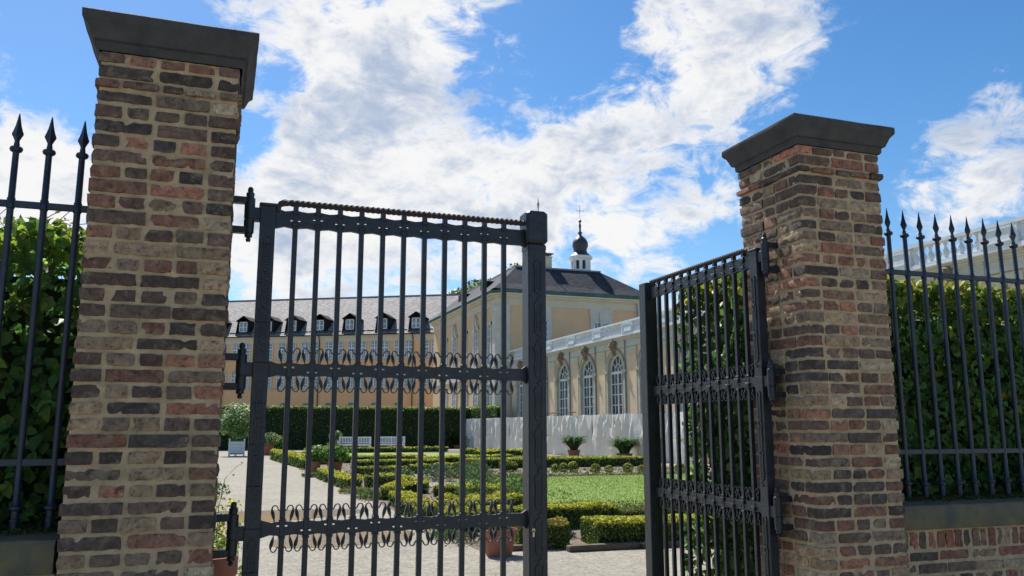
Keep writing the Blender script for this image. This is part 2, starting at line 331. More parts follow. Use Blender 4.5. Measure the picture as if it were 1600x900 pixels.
# grass blades: what gives the lawn its tooth
def in_poly(x, y, poly):
    c = np.zeros(len(x), bool); n = len(poly)
    for i in range(n):
        x1,y1 = poly[i]; x2,y2 = poly[(i+1)%n]
        m_ = ((y1>y)!=(y2>y)) & (x < (x2-x1)*(y-y1)/(y2-y1+1e-12)+x1); c ^= m_
    return c
lp = smooth_poly([(5.9,12.6),(6.6,11.7),(8.5,11.6),(11,11.4),(14,11.6),(15.6,14),(15.6,20),(14.3,21.8),(10.3,21.9),(7.6,21.4),(6.0,18.2),(5.8,15)])
xx = rng.uniform(5.5,16,60000); yy = rng.uniform(11.2,22.2,60000); ok = in_poly(xx,yy,lp)
gp = np.c_[xx[ok],yy[ok],rng.uniform(.015,.04,ok.sum())]
o = leaves('grass', gp*[1,1,.7], .035, M['leafm'], base=(.17,.27,.04), var=.12, alt=(.23,.28,.07), altp=.2, nrm=np.tile([0,-.9,.3],(len(gp),1)), asp=.22); o['kind'] = 'stuff'

# ------------------------------------------------------------------ bricks
PAL = [((.105,.062,.045),3),((.070,.048,.036),1.8),((.17,.082,.052),2.4),((.22,.095,.058),1.6),((.24,.16,.095),2.2),((.14,.095,.065),2.2),((.28,.21,.135),.9),((.30,.10,.06),.3),((.050,.038,.032),.7)]
def bcol():
    c = random.choices([p[0] for p in PAL], [p[1] for p in PAL])[0]; k = random.uniform(.95,2.0)
    return tuple(v*k for v in c)
def rough_brick(mb, x0,x1,y0,y1,z0,z1, seg=.027, amp=.004):
    col = bcol(); dx,dy,dz = x1-x0,y1-y0,z1-z0; n = [max(2,int(round(d/seg))) for d in (dx,dy,dz)]
    idx = {}; verts = []; so = random.uniform(0,50); ch = random.uniform(.002,.006); amp *= random.uniform(.5,1.5)
    jx0,jx1,jz0,jz1 = [random.uniform(-.003,.003) for _ in range(4)]; proud = random.uniform(-.0035,.004)
    cx,cy,cz = (x0+x1)/2,(y0+y1)/2,(z0+z1)/2
    def V(i,j,k):
        key = (i,j,k)
        if key in idx: return idx[key]
        x = x0+dx*i/n[0]; y = y0+dy*j/n[1]; z = z0+dz*k/n[2]
        e = [i in (0,n[0]), j in (0,n[1]), k in (0,n[2])]; m_ = sum(e)
        if m_ >= 2:
            q = ch*(1.0 if m_ == 2 else 1.35)*random.uniform(.6,1.5)
            if random.random() < .05: q *= 2.2
            if e[0]: x += q if i == 0 else -q
            if e[1]: y += q if j == 0 else -q
            if e[2]: z += (q if k == 0 else -q)*.8
        x += jx0 if i == 0 else (jx1 if i == n[0] else 0); z += jz0 if k == 0 else (jz1 if k == n[2] else 0)
        q = mnoise.fractal(Vector((x*40+so,y*40,z*40)),.8,2.3,3)*amp*.8
        if e[0]: x += q + (proud if i else -proud)
        if e[1]: y += q + (proud if j else -proud)
        if e[2]: z += q*.8
        idx[key] = len(verts); verts.append((x,y,z)); return idx[key]
    F = []
    for i in range(n[0]):
        for j in range(n[1]):
            F.append((V(i,j,0),V(i,j+1,0),V(i+1,j+1,0),V(i+1,j,0))); F.append((V(i,j,n[2]),V(i+1,j,n[2]),V(i+1,j+1,n[2]),V(i,j+1,n[2])))
    for i in range(n[0]):
        for k in range(n[2]):
            F.append((V(i,0,k),V(i+1,0,k),V(i+1,0,k+1),V(i,0,k+1))); F.append((V(i,n[1],k),V(i,n[1],k+1),V(i+1,n[1],k+1),V(i+1,n[1],k)))
    for j in range(n[1]):
        for k in range(n[2]):
            F.append((V(0,j,k),V(0,j,k+1),V(0,j+1,k+1),V(0,j+1,k))); F.append((V(n[0],j,k),V(n[0],j+1,k),V(n[0],j+1,k+1),V(n[0],j,k+1)))
    mb.add(verts, F, col)
def mortar_block(x0,x1,y0,y1,z0,z1, seg=.018, amp=.005):
    mb = MB()
    def grid(f, nu, nv, flip):
        vs = []
        for a in range(nu+1):
            for b in range(nv+1): vs.append(f(a/nu, b/nv))
        fs = [(a*(nv+1)+b,(a+1)*(nv+1)+b,(a+1)*(nv+1)+b+1,a*(nv+1)+b+1) for a in range(nu) for b in range(nv)]
        if flip: fs = [q[::-1] for q in fs]
        mb.add(vs, fs)
    def d(x,y,z): return mnoise.fractal(Vector((x*26,y*26,z*26)), .6, 2.2, 3)*amp
    nx,ny,nz_ = [max(1,int((b-a)/seg)) for a,b in ((x0,x1),(y0,y1),(z0,z1))]
    def E(u): return 0 if u in (0,1) else 1
    grid(lambda u,w: (x0+(x1-x0)*u, y0+E(u)*d(x0+(x1-x0)*u,y0,z0+(z1-z0)*w), z0+(z1-z0)*w), nx, nz_, False)
    grid(lambda u,w: (x0+(x1-x0)*u, y1+E(u)*d(x0+(x1-x0)*u,y1,z0+(z1-z0)*w), z0+(z1-z0)*w), nx, nz_, True)
    grid(lambda u,w: (x0+E(u)*d(x0,y0+(y1-y0)*u,z0+(z1-z0)*w), y0+(y1-y0)*u, z0+(z1-z0)*w), ny, nz_, True)
    grid(lambda u,w: (x1+E(u)*d(x1,y0+(y1-y0)*u,z0+(z1-z0)*w), y0+(y1-y0)*u, z0+(z1-z0)*w), ny, nz_, False)
    mb.add([(x0,y0,z1),(x1,y0,z1),(x1,y1,z1),(x0,y1,z1)], [(0,1,2,3)])
    return mb
CH = .0718; W = .63; J = .014
def pillar(label, X0, hinge_side):
    """X0 = world x of the left front corner; hinge_side +1: hinges on the right face, -1: on the left face"""
    t = thing('gate_pillar', label, 'brick pillar', (X0,0,0), 0, 'brick gate pillars')
    put('mortar', mortar_block(.0105,W-.0105,.0105,W-.0105,0,3.335,amp=.006), M['mortar'], t, fix=False)
    mb = MB(); z = .004; k = 0
    def row(a, b, parts):       # cumulative split with jitter
        tot = sum(parts); xs = [a]
        for p in parts: xs.append(xs[-1]+(b-a)*p/tot)
        for i in range(1,len(xs)-1): xs[i] += random.uniform(-.012,.012)
        return [(xs[i]+(J/2 if i else 0), xs[i+1]-(J/2 if i < len(xs)-2 else 0)) for i in range(len(xs)-1)]
    while z < 3.325:
        h = CH if not (3.10 < z < 3.165) else .05
        z1 = min(z+h-.0125+random.uniform(-.0015,.0015), 3.33); o = .014 if h < CH else 0
        if h < CH: fr = row(-o,W+o,[1,1.6,1,1.4,1]); sd = row(.2,W-.2,[1])
        elif k%2 == 0: fr = row(0,W,[1,1,1,1,1]); sd = row(.245+J,W-.245-J,[1])
        else: fr = row(0,W,random.choice(([2,2,1],[1,2,2],[2,2,1]))); sd = row(.115+J,W-.115-J,random.choice(([1,1,1],[2,1],[1,2])))
        dep = .245 if k%2 == 0 else .115
        for (a,b) in fr:
            rough_brick(mb,a,b,-o,dep,z,z1); 
        for (a,b) in fr: rough_brick(mb,a,b,W-dep,W+o,z,z1)
        for (a,b) in sd:
            rough_brick(mb,-o,.12,a,b,z,z1); rough_brick(mb,W-.12,W+o,a,b,z,z1)
        z += h; k += 1
    b = put('brickwork', mb, M['brick'], t, True, True, fix=False)
    # moulded cap stone
    prof = [(0.004,3.335),(.012,3.345),(.014,3.375),(.030,3.380),(.036,3.395),(.052,3.435),(.070,3.455),(.074,3.462),(.074,3.498),(.068,3.504)]
    cb = MB(); rs = []
    for o_, zz in prof:
        ring = []
        cs = [(-o_,-o_),(W+o_,-o_),(W+o_,W+o_),(-o_,W+o_)]
        for i in range(4):
            a_,b_ = cs[i],cs[(i+1)%4]
            for j in range(14):
                u = j/14; x = a_[0]+(b_[0]-a_[0])*u; y = a_[1]+(b_[1]-a_[1])*u; q = nz(x,y,zz,9)*.0035
                ring.append((x+q,y+q,zz+nz(x,y,zz,5)*.002))
        rs.append(ring)
    cb.rings(rs, False); top = [(W*.5,W*.5,3.56)]; n = len(rs[-1]); base = len(cb.v)-n
    cb.v.append(top[0]); ti = len(cb.v)-1
    for j in range(n): cb.f.append((base+j, base+(j+1)%n, ti)); cb.c.append((1,1,1))
    put('cap_stone', cb, M['capstone'], t, True)
    # hinges: barrel held by two arms let into the brickwork
    fx = W if hinge_side > 0 else 0; s = hinge_side; bx = fx+s*.08
    for zt_, zb_ in ((2.82,2.53),(2.02,1.74),(1.25,.95)):
        hb = MB(); zc = (zt_+zb_)/2; r = .024
        hb.lathe([(0,zb_),(.010,zb_+.002),(.013,zb_+.014),(.008,zb_+.02),(.019,zb_+.026),(.019,zb_+.042),(.025,zb_+.048),(.026,zc-.03),(.022,zc-.028),(.022,zc-.024),(.026,zc-.022),(.026,zt_-.062),(.019,zt_-.058),(.021,zt_-.035),(.014,zt_-.028),(.014,zt_-.012),(.008,zt_-.002),(0,zt_)], bx, .27, 14)
        o = put('hinge', hb, M['iron'], t, True)
        for za in (zt_-.075, zb_+.06):
            ab = MB(); ab.cbox(min(fx-s*.03,bx-s*.005),max(fx-s*.03,bx-s*.005),.25,.29,za-.017,za+.017,.003); put('hinge_arm', ab, M['iron'], o)
    return t
pillar('left brick gate pillar with dark moulded cap and cream mortar joints', -W, 1)
pillar('right brick gate pillar with open gate leaf hinged on its side', 3.28, -1)

# ------------------------------------------------------------------ low walls with coping
def low_wall(label, xa, xb):
    t = thing('low_wall', label, 'wall', ((xa+xb)/2,.3,0)); ox = (xa+xb)/2; oy = .3; Tr = Matrix.Translation((-ox,-oy,0))
    put('mortar', mortar_block(xa,xb,.075,.53,0,.985).xf(Tr), M['mortar'], t, fix=False)
    mb = MB(); zt = .975; x = xa+.005
    while x < xb-.02:
        w = random.uniform(.052,.062); rough_brick(mb, x, min(x+w,xb-.003), .066, .2, zt-.108, zt, amp=.004); x += w+.012
    z = zt-.108-.0125-.058; k = 0
    while z > .35:
        x = xa+.004 - (0 if k%2 else .06); k += 1
        while x < xb-.03:
            w = (.235 if random.random() < .45 else .112)*random.uniform(.92,1.05); a = max(x,xa+.002); b_ = min(x+w,xb-.003)
            if b_-a > .03: rough_brick(mb,a,b_,.066,.19,z,z+.058)
            x += w+.014
        z -= CH
    mb.xf(Tr); put('brickwork', mb, M['brick'], t, True, True, fix=False)
    x = xa; cm = MB()
    joints = [xa]
    while joints[-1] < xb-1.2: joints.append(joints[-1]+random.uniform(.95,1.25))
    joints.append(xb)
    for a,b_ in zip(joints, joints[1:]):
        rs = []; n = 22
        for i in range(n+1):
            xx_ = a+.003+(b_-a-.006)*i/n; q = [nz(xx_,k_,3,7)*.005 for k_ in range(6)]
            rs.append([(xx_,.035+q[0],.988),(xx_,.03+q[1],1.0+q[1]),(xx_,.032+q[2],1.10+q[2]),(xx_,.055,1.128+q[3]),(xx_,.28,1.142+q[4]),(xx_,.5,1.12+q[5]),(xx_,.57,1.10),(xx_,.57,.988)])
        cm.rings(rs, True)
    cm.xf(Tr); put('coping_stone', cm, M['coping'], t, True)
    n = int((xb-xa)*9000); px = rng.uniform(xa,xb,n); py = .12+rng.random(n)**.6*.38; nn = np.array([nz(a_,b_,0,6) for a_,b_ in zip(px,py)])
    kk = (nn > -.12+ .25*(py<.2)); p = np.c_[px[kk]-ox,py[kk]-oy,1.138+rng.random(kk.sum())*.018]
    o = leaves('moss', p, .012, M['leafm'], t, base=(.055,.075,.015), var=.3, alt=(.12,.10,.03), altp=.25)
    return t
low_wall('low brick wall left of the left pillar with mossy stone coping', -5.5, -.637)
low_wall('low brick wall right of the right pillar with mossy stone coping', 3.917, 9.5)

# ------------------------------------------------------------------ spear fences
def fence(label, xs, xa, xb):
    ox = (xa+xb)/2
    t = thing('iron_fence', label, 'iron fence', (ox,.315,1.13)); 
    for z in (2.645,1.444):
        rb = MB(); rb.cbox(xa-ox,xb-ox,-.010,.010,z-1.13-.016,z-1.13+.016,.002); put('rail', rb, M['ironblue'], t)
    first = None
    for i, x in enumerate(xs):
        if first is None:
            bb = MB(); r = .0155
            bb.lathe([(.015,-.01),(.018,.02),(.018,.05),(.022,.052),(.022,.062),(.018,.064),(.019,.10),(.030,.106),(.031,.118),(.020,.126),(r,.135),(r,.30),(r,.316),(r,1.49),(.019,1.493),(.019,1.54),(r,1.545),(.0145,1.765),(.026,1.772),(.030,1.782),(.026,1.792),(.0135,1.796),(.013,1.81)], 0,0,10)
            bar = put('spear_bar', bb, M['ironblue'], t, True); bar.location = (x-ox,0,0)
            fb = MB(); prof = [(.0125,1.80),(.011,1.825),(.018,1.84),(.025,1.853),(.0255,1.86),(.020,1.875),(.013,1.90),(.0075,1.93),(.003,1.957),(0,1.964)]
            fb.rings([[(r_*math.cos(2*PI*j/4+PI/4*0)*1.0, r_*math.sin(2*PI*j/4)*1.0, z) for j in range(4)] for r_,z in prof], True)
            put('spear_head', fb, M['ironblue'], bar, False); first = bar
        else:
            c = copy_tree(first, t); c.location = (x-ox,0,random.uniform(-.006,.004)); c.rotation_euler = (0,random.uniform(-.004,.004),random.uniform(-.2,.2))
            c.location[0] += random.uniform(-.003,.003)
    return t
fence('left iron fence with spear tips on the mossy wall before the ivy hedge', [-.712-.1415*i for i in range(34)], -5.5, -.637)
fence('right iron fence with spear tips on the wall right of the right pillar', [4.247+.1435*i for i in range(36)], 3.917, 9.5)

# ------------------------------------------------------------------ gate leaves (local x runs from the hinge pin)
BARS = [.229+.1142*i for i in range(11)]
def gate_leaf(label, loc, rot, s):
    t = thing('gate_leaf', label, 'iron gate', loc, rot, 'iron gate leaves'); I = M['iron']
    def X(a, b): return (min(s*a,s*b), max(s*a,s*b))
    def P(name, mb, m=I, parent=t, smooth=False): 
        if s < 0: mb.v = [(-x,y,z) for x,y,z in mb.v]
        return put(name, mb, m, parent, smooth)
    # hinge stile and its arms
    sb = MB(); 
    zz = .12
    while zz < 2.70:
        z2 = min(zz+.2,2.72); sb.cbox(.052,.128,-.03,.03,zz,z2,.0025); zz = z2
    st = P('hinge_stile', sb)
    for z in (2.675,1.885,1.10):
        ab = MB(); ab.cbox(.0,.056,-.022,.022,z-.035,z+.035,.004); P('hinge_eye', ab, I, st)
    capb = MB(); capb.cbox(.046,.135,-.036,.036,2.72,2.735,.003); P('stile_cap', capb, I, st)
    # lock post
    pb = MB(); pb.cbox(1.50,1.606,-.053,.053,.10,2.60 if s > 0 else 2.75,.006); ps = P('lock_post', pb)
    if s > 0:
      hb = MB(); hb.cbox(1.497,1.609,-.056,.056,2.585,2.625,.008); hb.cbox(1.487,1.617,-.066,.066,2.63,2.815,.014); P('post_head', hb, I, ps)
    # relief straps and rosettes up the posts
    def relief(x0, wd, yf, zs, parent, mir=1):
        for z in zs:
            rb = MB()
            a = x0; h = .225
            pts = [(a+mir*.018*wd,z+h*.5),(a-mir*.004,z+h*.47),(a-mir*.012*wd,z+h*.38),(a-mir*.006*wd,z+h*.2),(a-mir*.010*wd,z-h*.1),(a-mir*.006*wd,z-h*.3),(a+mir*.012*wd,z-h*.37),(a+mir*.026*wd,z-h*.33)]
            rb.strap(pts, [.004,.006,.008,.007,.006,.008,.006,.004], yf-.006, yf+.002)
            rb.strap([(a+.026*wd,z+h*.45),(a+.024*wd,z-h*.28)], .006, yf-.004, yf+.002)
            for k in range(9): rb.box(a-.001, a+.018, yf-.0045, yf+.001, z-h*.22+k*.014, z-h*.22+k*.014+.006)
            rb.tube([(a+.012,yf-.001,z-h*.48),(a+.012,yf-.007,z-h*.48)], .009, 8); rb.tube([(a+.024,yf-.001,z-h*.42),(a+.024,yf-.006,z-h*.42)], .006, 8)
            P('relief_ornament', rb, I, parent)
    if s > 0: relief(1.548, 1.1, -.053, [2.42-.235*i for i in range(10)], ps)
    relief(.088, .9, -.030, [2.45,2.27,2.09,1.72,1.54,1.36,.96,.78,.6,.42], st)
    if s > 0:
      kb = MB(); kb.tube([(1.523,-.052,1.062),(1.523,-.0575,1.062)], .010, 12); kb.box(1.518,1.528,-.0575,-.0525,1.028,1.062); P('keyhole_plate', kb, M['brass'], ps)
    # rails: flat bars that swell where the uprights pass, with slots beside each upright
    def rail(name, z, h, swell, kz):
        n = []; xs = [.126]
        for i, bx in enumerate(BARS):
            xs += [bx-.055, bx-.026, bx-.013, bx+.013, bx+.026]
        xs += [1.475,1.503]; xs = sorted(set(round(v,4) for v in xs))
        def half(x):
            d = min(abs(x-b) for b in BARS); w = h/2+swell*math.exp(-(d/.03)**2)
            if x < .16: w = h/2+.014
            if x > 1.49: w = h/2+.022
            elif x > 1.46: w = h/2+.004
            return w
        rb = MB(); eps = 1e-6
        for a, b in zip(xs, xs[1:]):
            mid = (a+b)/2; hole = None
            for i, bx in enumerate(BARS):
                if .012 < abs(mid-bx) < .027: hole = kz*(1 if i%2 == 0 else -1)
            ha, hb_ = half(a), half(b); yb = .011
            def cell(l0,l1,u0,u1):
                v = [(a,-yb,z+l0),(b,-yb,z+l1),(b,-yb,z+u1),(a,-yb,z+u0),(a,yb,z+l0),(b,yb,z+l1),(b,yb,z+u1),(a,yb,z+u0)]
                rb.add(v, [(0,1,2,3),(7,6,5,4),(0,4,5,1),(3,2,6,7),(0,3,7,4),(1,5,6,2)])
            if hole is None: cell(-ha,-hb_,ha,hb_)
            else: cell(-ha,-hb_,hole-.004,hole-.004); cell(hole+.004,hole+.004,ha,hb_)
        ro = P(name, rb)
        for i, bx in enumerate(BARS):
            zz_ = z+(-1 if i%2 == 0 else 1)*(.016 if kz > 0 else -.02); cl = MB(); cl.cbox(bx-.019,bx+.019,.013,.021,zz_-.013,zz_+.013,.003); P('clamp', cl, I, ro)
            if s < 0: cl = MB(); cl.cbox(bx-.019,bx+.019,-.024,-.0125,zz_-.014,zz_+.014,.003); P('clamp', cl, I, ro)
        return ro
    rail('top_rail', 2.664, .080, .009, -.006); rail('middle_rail', 1.888, .058, .008, .012); rail('lower_rail', 1.115, .058, .008, .012); rail('bottom_rail', .2, .07, .006, .012)
    # twisted crest bar
    tb = MB(); path = [(.135,2.70),(.139,2.724),(.150,2.742),(.170,2.751)]+[(.19+i*.0075,2.752) for i in range(int((1.498-.19)/.0075))]
    rs = []
    for i,(x,z) in enumerate(path):
        a = path[max(i-1,0)]; b = path[min(i+1,len(path)-1)]; T = Vector((b[0]-a[0],0,b[1]-a[1])).normalized(); Nn = Vector((-T.z,0,T.x)); B = Vector((0,1,0)); L_ = i*.42; ring = []
        for j in range(8):
            th = 2*PI*j/8; r = .0165+.0015*(1 if j%2 == 0 else -1); v = Vector((x,0,z))+Nn*r*math.cos(th+L_)+B*r*1.25*math.sin(th+L_); ring.append(tuple(v))
        rs.append(ring)
    tb.rings(rs, True); P('twisted_bar', tb, M['rust'], t)
    # uprights with scrolls
    first = None
    for bi, bx in enumerate(BARS):
        if first is None:
            bb = MB(); bb.cbox(-.0128,.0128,-.0135,.0135,.12,2.742,.002)
            if s < 0: bb.v = [(-x,y,z) for x,y,z in bb.v]
            bar = put('upright_bar', bb, I, t); bar.location = (s*bx,0,0)
            for z,dz in ((2.70,.018),(2.638,.018),(1.93,.012),(1.846,.012),(1.157,.012),(1.073,.012)):
                cb = MB(); cb.cbox(-.0165,.0165,-.0195,.0195,z-dz/2,z+dz/2,.003); put('collar', cb, I, bar)
            for z in (1.975,1.80,1.202,1.028): cb = MB(); cb.box(-.018,.018,-.014,.014,z-.003,z+.003); put('clip', cb, I, bar)
            for zr in (1.888,1.115):
                for ud in (1,-1):
                    for lr in (1,-1):
                        q = [(.010,.086),(.017,.086),(.021,.092),(.024,.101),(.030,.108),(.038,.110),(.046,.106),(.050,.097),(.050,.088),(.048,.078),(.045,.066),(.042,.055),(.040,.046),(.038,.036),(.037,.028),(.037,.020)]
                        th = [.005,.005,.005,.005,.005,.005,.005,.006,.011,.0155,.016,.014,.009,.0045,.004,.004]
                        sb_ = MB(); sb_.strap([(lr*x,zr+ud*z) for x,z in q], th, -.010, .006)
                        sb_.tube([(lr*.043,-.013,zr+ud*.062),(lr*.046,-.013,zr+ud*.082)], .006, 6)
                        put('scroll', sb_, I, bar)
            first = bar
        else:
            c = copy_tree(first, t); c.location = (s*bx,0,0)
    return t
gate_leaf('closed left iron gate leaf with lock post and keyhole', (.08,.27,0), 0, 1)
gate_leaf('right iron gate leaf swung open inwards beside the right pillar', (3.20,.27,0), -math.radians(90.3), -1)

# ------------------------------------------------------------------ hedges
def surf_points(n, x0,x1,y0,y1,z0,z1, faces='fblrt', depth=.12, ns=2.0, na=.08):
    """random points in the outer shell of a box, with outward normals"""
    ar = {'f':(x1-x0)*(z1-z0),'b':(x1-x0)*(z1-z0),'l':(y1-y0)*(z1-z0),'r':(y1-y0)*(z1-z0),'t':(x1-x0)*(y1-y0)}
    tot = sum(ar[f] for f in faces); P = []; Nn = []
    for f in faces:
        m_ = int(n*ar[f]/tot); u = rng.random(m_); w = rng.random(m_); d = rng.random(m_)**1.5*depth - .02
        X_ = x0+(x1-x0)*u; Y_ = y0+(y1-y0)*(u if f in 'lr' else w); Z_ = z0+(z1-z0)*w
        if f == 'f': p = np.c_[X_, y0+d, Z_]; nn = (0,-1,.3)
        if f == 'b': p = np.c_[X_, y1-d, Z_]; nn = (0,1,.3)
        if f == 'l': p = np.c_[x0+d, Y_, Z_]; nn = (-1,0,.3)
        if f == 'r': p = np.c_[x1-d, Y_, Z_]; nn = (1,0,.3)
        if f == 't': p = np.c_[X_, Y_, z1-d]; nn = (0,0,1)
        P.append(p); Nn.append(np.tile(nn,(m_,1)))
    P = np.concatenate(P); Nn = np.concatenate(Nn)
    q = np.array([mnoise.noise(Vector(p)*ns) for p in P])
    P = P + Nn*(q*na)[:,None]
    return P, Nn
def big_hedge(label, x0,x1,y0,y1,z1, n, size, base, alt, altp, near, faces='flrt', core=.18, tend=0, z0=.05, holes=True, na=.08, topgold=None):
    ox,oy = (x0+x1)/2,(y0+y1)/2
    t = thing('hedge', label, 'hedge', (ox,oy,0)); off = np.array([ox,oy,0])
    P, Nn = surf_points(n, x0,x1,y0,y1,z0,z1, faces, depth=size*2.6, na=na)
    leaves('foliage', P-off, size, M['leaf'], t, base=base, var=.32, alt=alt, altp=altp, nrm=Nn, tilt=1.3, near=near, asp=.68)
    if topgold is not None:
        P, Nn = surf_points(int(n*.12), x0,x1,y0,y1,z1-.03,z1+size*.8, 't', depth=size*2.2, na=na)
        leaves('young_foliage', P-off, size*.9, M['leaf'], t, base=topgold, var=.3, alt=base, altp=.2, nrm=Nn, tilt=1.6, near=near, asp=.68)
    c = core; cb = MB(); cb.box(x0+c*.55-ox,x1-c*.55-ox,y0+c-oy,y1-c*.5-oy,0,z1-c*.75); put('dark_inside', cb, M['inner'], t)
    if tend:
        lp_ = []
        for i in range(tend):
            x = rng.uniform(x0+.05,x1-.02); y = rng.uniform(y0+.05,y0+.4); p = Vector((x,y,z1-.1)); d = Vector((rng.normal()*.25,rng.normal()*.2,1)).normalized(); pts = []
            for k in range(8):
                pts.append(tuple(p-Vector(off))); p = p+d*rng.uniform(.025,.05); d = (d+Vector((rng.normal()*.35,rng.normal()*.2,-.16*k*.5))).normalized()
                if rng.random() < .6: lp_.append(p-Vector(off)+Vector(rng.normal(size=3)*.012))
            tb = MB(); tb.tube(pts, .0022, 4); put('shoot', tb, M['twig'], t)
        leaves('young_foliage', np.array(lp_), size*.55, M['leaf'], t, base=(.12,.10,.03), var=.3, near=near)
    return t
IVY = (.10,.20,.046)
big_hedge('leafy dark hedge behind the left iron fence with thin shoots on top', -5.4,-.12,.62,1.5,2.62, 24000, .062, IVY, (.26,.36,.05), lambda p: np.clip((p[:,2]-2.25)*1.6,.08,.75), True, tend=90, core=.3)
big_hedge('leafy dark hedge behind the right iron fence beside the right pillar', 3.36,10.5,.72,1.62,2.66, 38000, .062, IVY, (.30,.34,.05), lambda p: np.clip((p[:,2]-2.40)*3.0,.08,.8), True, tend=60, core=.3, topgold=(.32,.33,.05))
big_hedge('tall clipped dark green hedge behind the garden benches', -4.5,19.0,60.2,61.6,3.1, 26000, .13, (.055,.11,.028), (.10,.16,.035), .2, False, core=.12, na=.05, topgold=(.28,.33,.05))
big_hedge('clipped hedge end standing against the pale palace wing', 19.05,19.75,53.6,61.6,3.1, 9000, .13, (.055,.11,.028), (.10,.16,.035), .2, False, core=.12, na=.05, topgold=(.28,.33,.05), faces='flrt')

# low box hedges of the parterre
def low_hedge(label, pts, w, h, gold=.75, brown=0, ragged=.045, dens=1.0, gcol=(.52,.50,.06)):
    """pts: centre line on the ground"""
    c = np.mean(np.array(pts,float),0); t = thing('box_hedge', label, 'low hedge', (c[0],c[1],0), 0, 'low box hedges of the parterre')
    P = []; Nn = []; cb = MB(); inner = []
    for (xa,ya),(xb,yb) in zip(pts,pts[1:]):
        L_ = math.hypot(xb-xa,yb-ya); d = math.hypot((xa+xb)/2+.02,(ya+yb)/2+4.06); s = max(.022,1.25*d/830); n = int(dens*L_*(w+2*h)/(s*s*.5)*1.35)
        u = rng.random(n)*L_; a = np.array([(xb-xa)/L_,(yb-ya)/L_]); nn = np.array([-a[1],a[0]])
        q = rng.random(n)*(w+2*h); side = np.where(q<h,-1,np.where(q>h+w,1,0))
        off = np.where(side==0,(q-h)-w/2,side*w/2); z = np.where(side==0,h,np.where(side<0,q,w+2*h-q))
        dd = rng.random(n)*s*1.5
        nx_ = np.where(side==0,0,side); off = off-nx_*dd; z = np.where(side==0,z-dd,z)
        r = h-(abs(off)/(w/2))**4*h*.12; z = np.minimum(z,r)
        p = np.c_[xa+a[0]*u+nn[0]*off, ya+a[1]*u+nn[1]*off, z]
        m_ = np.array([mnoise.noise(Vector((v[0]*3.1,v[1]*3.1,v[2]*3)))for v in p])
        p[:,2] = np.maximum(.01, p[:,2]*(1+m_*ragged*5)); p[:,:2] += (nn*nx_[:,None])*(m_*ragged*1.5)[:,None]
        P.append(p); Nn.append(np.c_[nn[0]*nx_,nn[1]*nx_,np.where(side==0,1,.25)])
        for (ex,ey,sg) in ((xa,ya,-1),(xb,yb,1)):
            ne = int(w*h/(s*s*.5)*1.6); o_ = (rng.random(ne)-.5)*w; ze = rng.random(ne)*h*(1-(abs(o_)/(w/2))**4*.12); de = (rng.random(ne)*1.5-.2)*s
            pe = np.c_[ex+nn[0]*o_-a[0]*sg*de, ey+nn[1]*o_-a[1]*sg*de, ze]; P.append(pe); Nn.append(np.tile([a[0]*sg,a[1]*sg,.2],(ne,1)))
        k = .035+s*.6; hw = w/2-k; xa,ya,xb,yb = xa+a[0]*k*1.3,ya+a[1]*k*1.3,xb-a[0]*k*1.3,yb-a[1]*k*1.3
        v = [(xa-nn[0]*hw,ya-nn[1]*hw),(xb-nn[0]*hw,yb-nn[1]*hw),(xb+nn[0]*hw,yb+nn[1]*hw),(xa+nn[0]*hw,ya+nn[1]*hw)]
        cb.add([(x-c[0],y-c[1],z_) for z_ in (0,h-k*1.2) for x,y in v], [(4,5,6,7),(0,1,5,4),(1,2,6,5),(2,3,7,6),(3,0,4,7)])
    P = np.concatenate(P); Nn = np.concatenate(Nn); s_m = s
    hh = h
    fol = leaves('foliage', P-np.array([c[0],c[1],0]), s*1.25, M['leafm'], t, base=(.12,.175,.045), var=.5, alt=gcol, altp=lambda p: np.clip((p[:,2]/hh-.72)*3.8*gold+(.10*gold),0,.92), nrm=Nn, tilt=1.2, near=s<.03)
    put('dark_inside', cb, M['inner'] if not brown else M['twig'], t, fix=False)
    return t
low_hedge('near low box hedge with yellow tips right of the lock post behind the kerb', [(4.95,6.85),(6.5,6.7),(9.0,6.5)], .75,.36, ragged=.02)
low_hedge('short browned box hedge just right of the gate post bottom', [(3.95,7.05),(4.62,6.9)], .6,.34, gold=.8, brown=1, ragged=.05, gcol=(.33,.27,.05))
low_hedge('second box hedge from the front, along the near edge of the big lawn', [(3.9,8.9),(6.3,8.85)], .5,.36)
low_hedge('browned right part of the second box hedge before the lawn', [(6.35,8.85),(9.5,8.8)], .5,.27, gold=.25, brown=1, gcol=(.28,.22,.08))
low_hedge('golden box hedge bending in behind the flower pot by the gate', [(3.55,8.4),(3.7,9.6),(4.6,10.5),(5.4,11.2)], .42,.36, ragged=.085, gold=1)
low_hedge('golden box hedge along the gravel path nearest the gate', [(3.5,9.9),(3.55,11.8),(3.7,13.6)], .45,0.30, ragged=.085, gold=1.1)
low_hedge('golden box hedge along the path beyond the gate scrolls', [(3.7,14.9),(4.1,15.9),(4.5,16.6),(5.0,16.6)], .4,0.30, ragged=.085, gold=1.2)
low_hedge('bright golden box hedge at the path edge behind the big pots', [(3.45,18.2),(3.35,20.5),(3.3,23.6)], .4,0.32, ragged=.085, gold=1.3)
low_hedge('dark green box hedge strip inside the flower bed', [(3.9,19.2),(4.75,19.2)], .4,0.32, gold=.4)
low_hedge('golden zigzag box hedge in the middle of the flower bed', [(4.7,21.6),(4.9,19.8),(5.3,18.5)], .4,0.27, ragged=.085, gold=1.3)
low_hedge('golden box hedge left of the lawn edge', [(5.0,15.6),(5.9,14.9),(6.5,14.2)], .45,0.27, ragged=.085, gold=1.2)
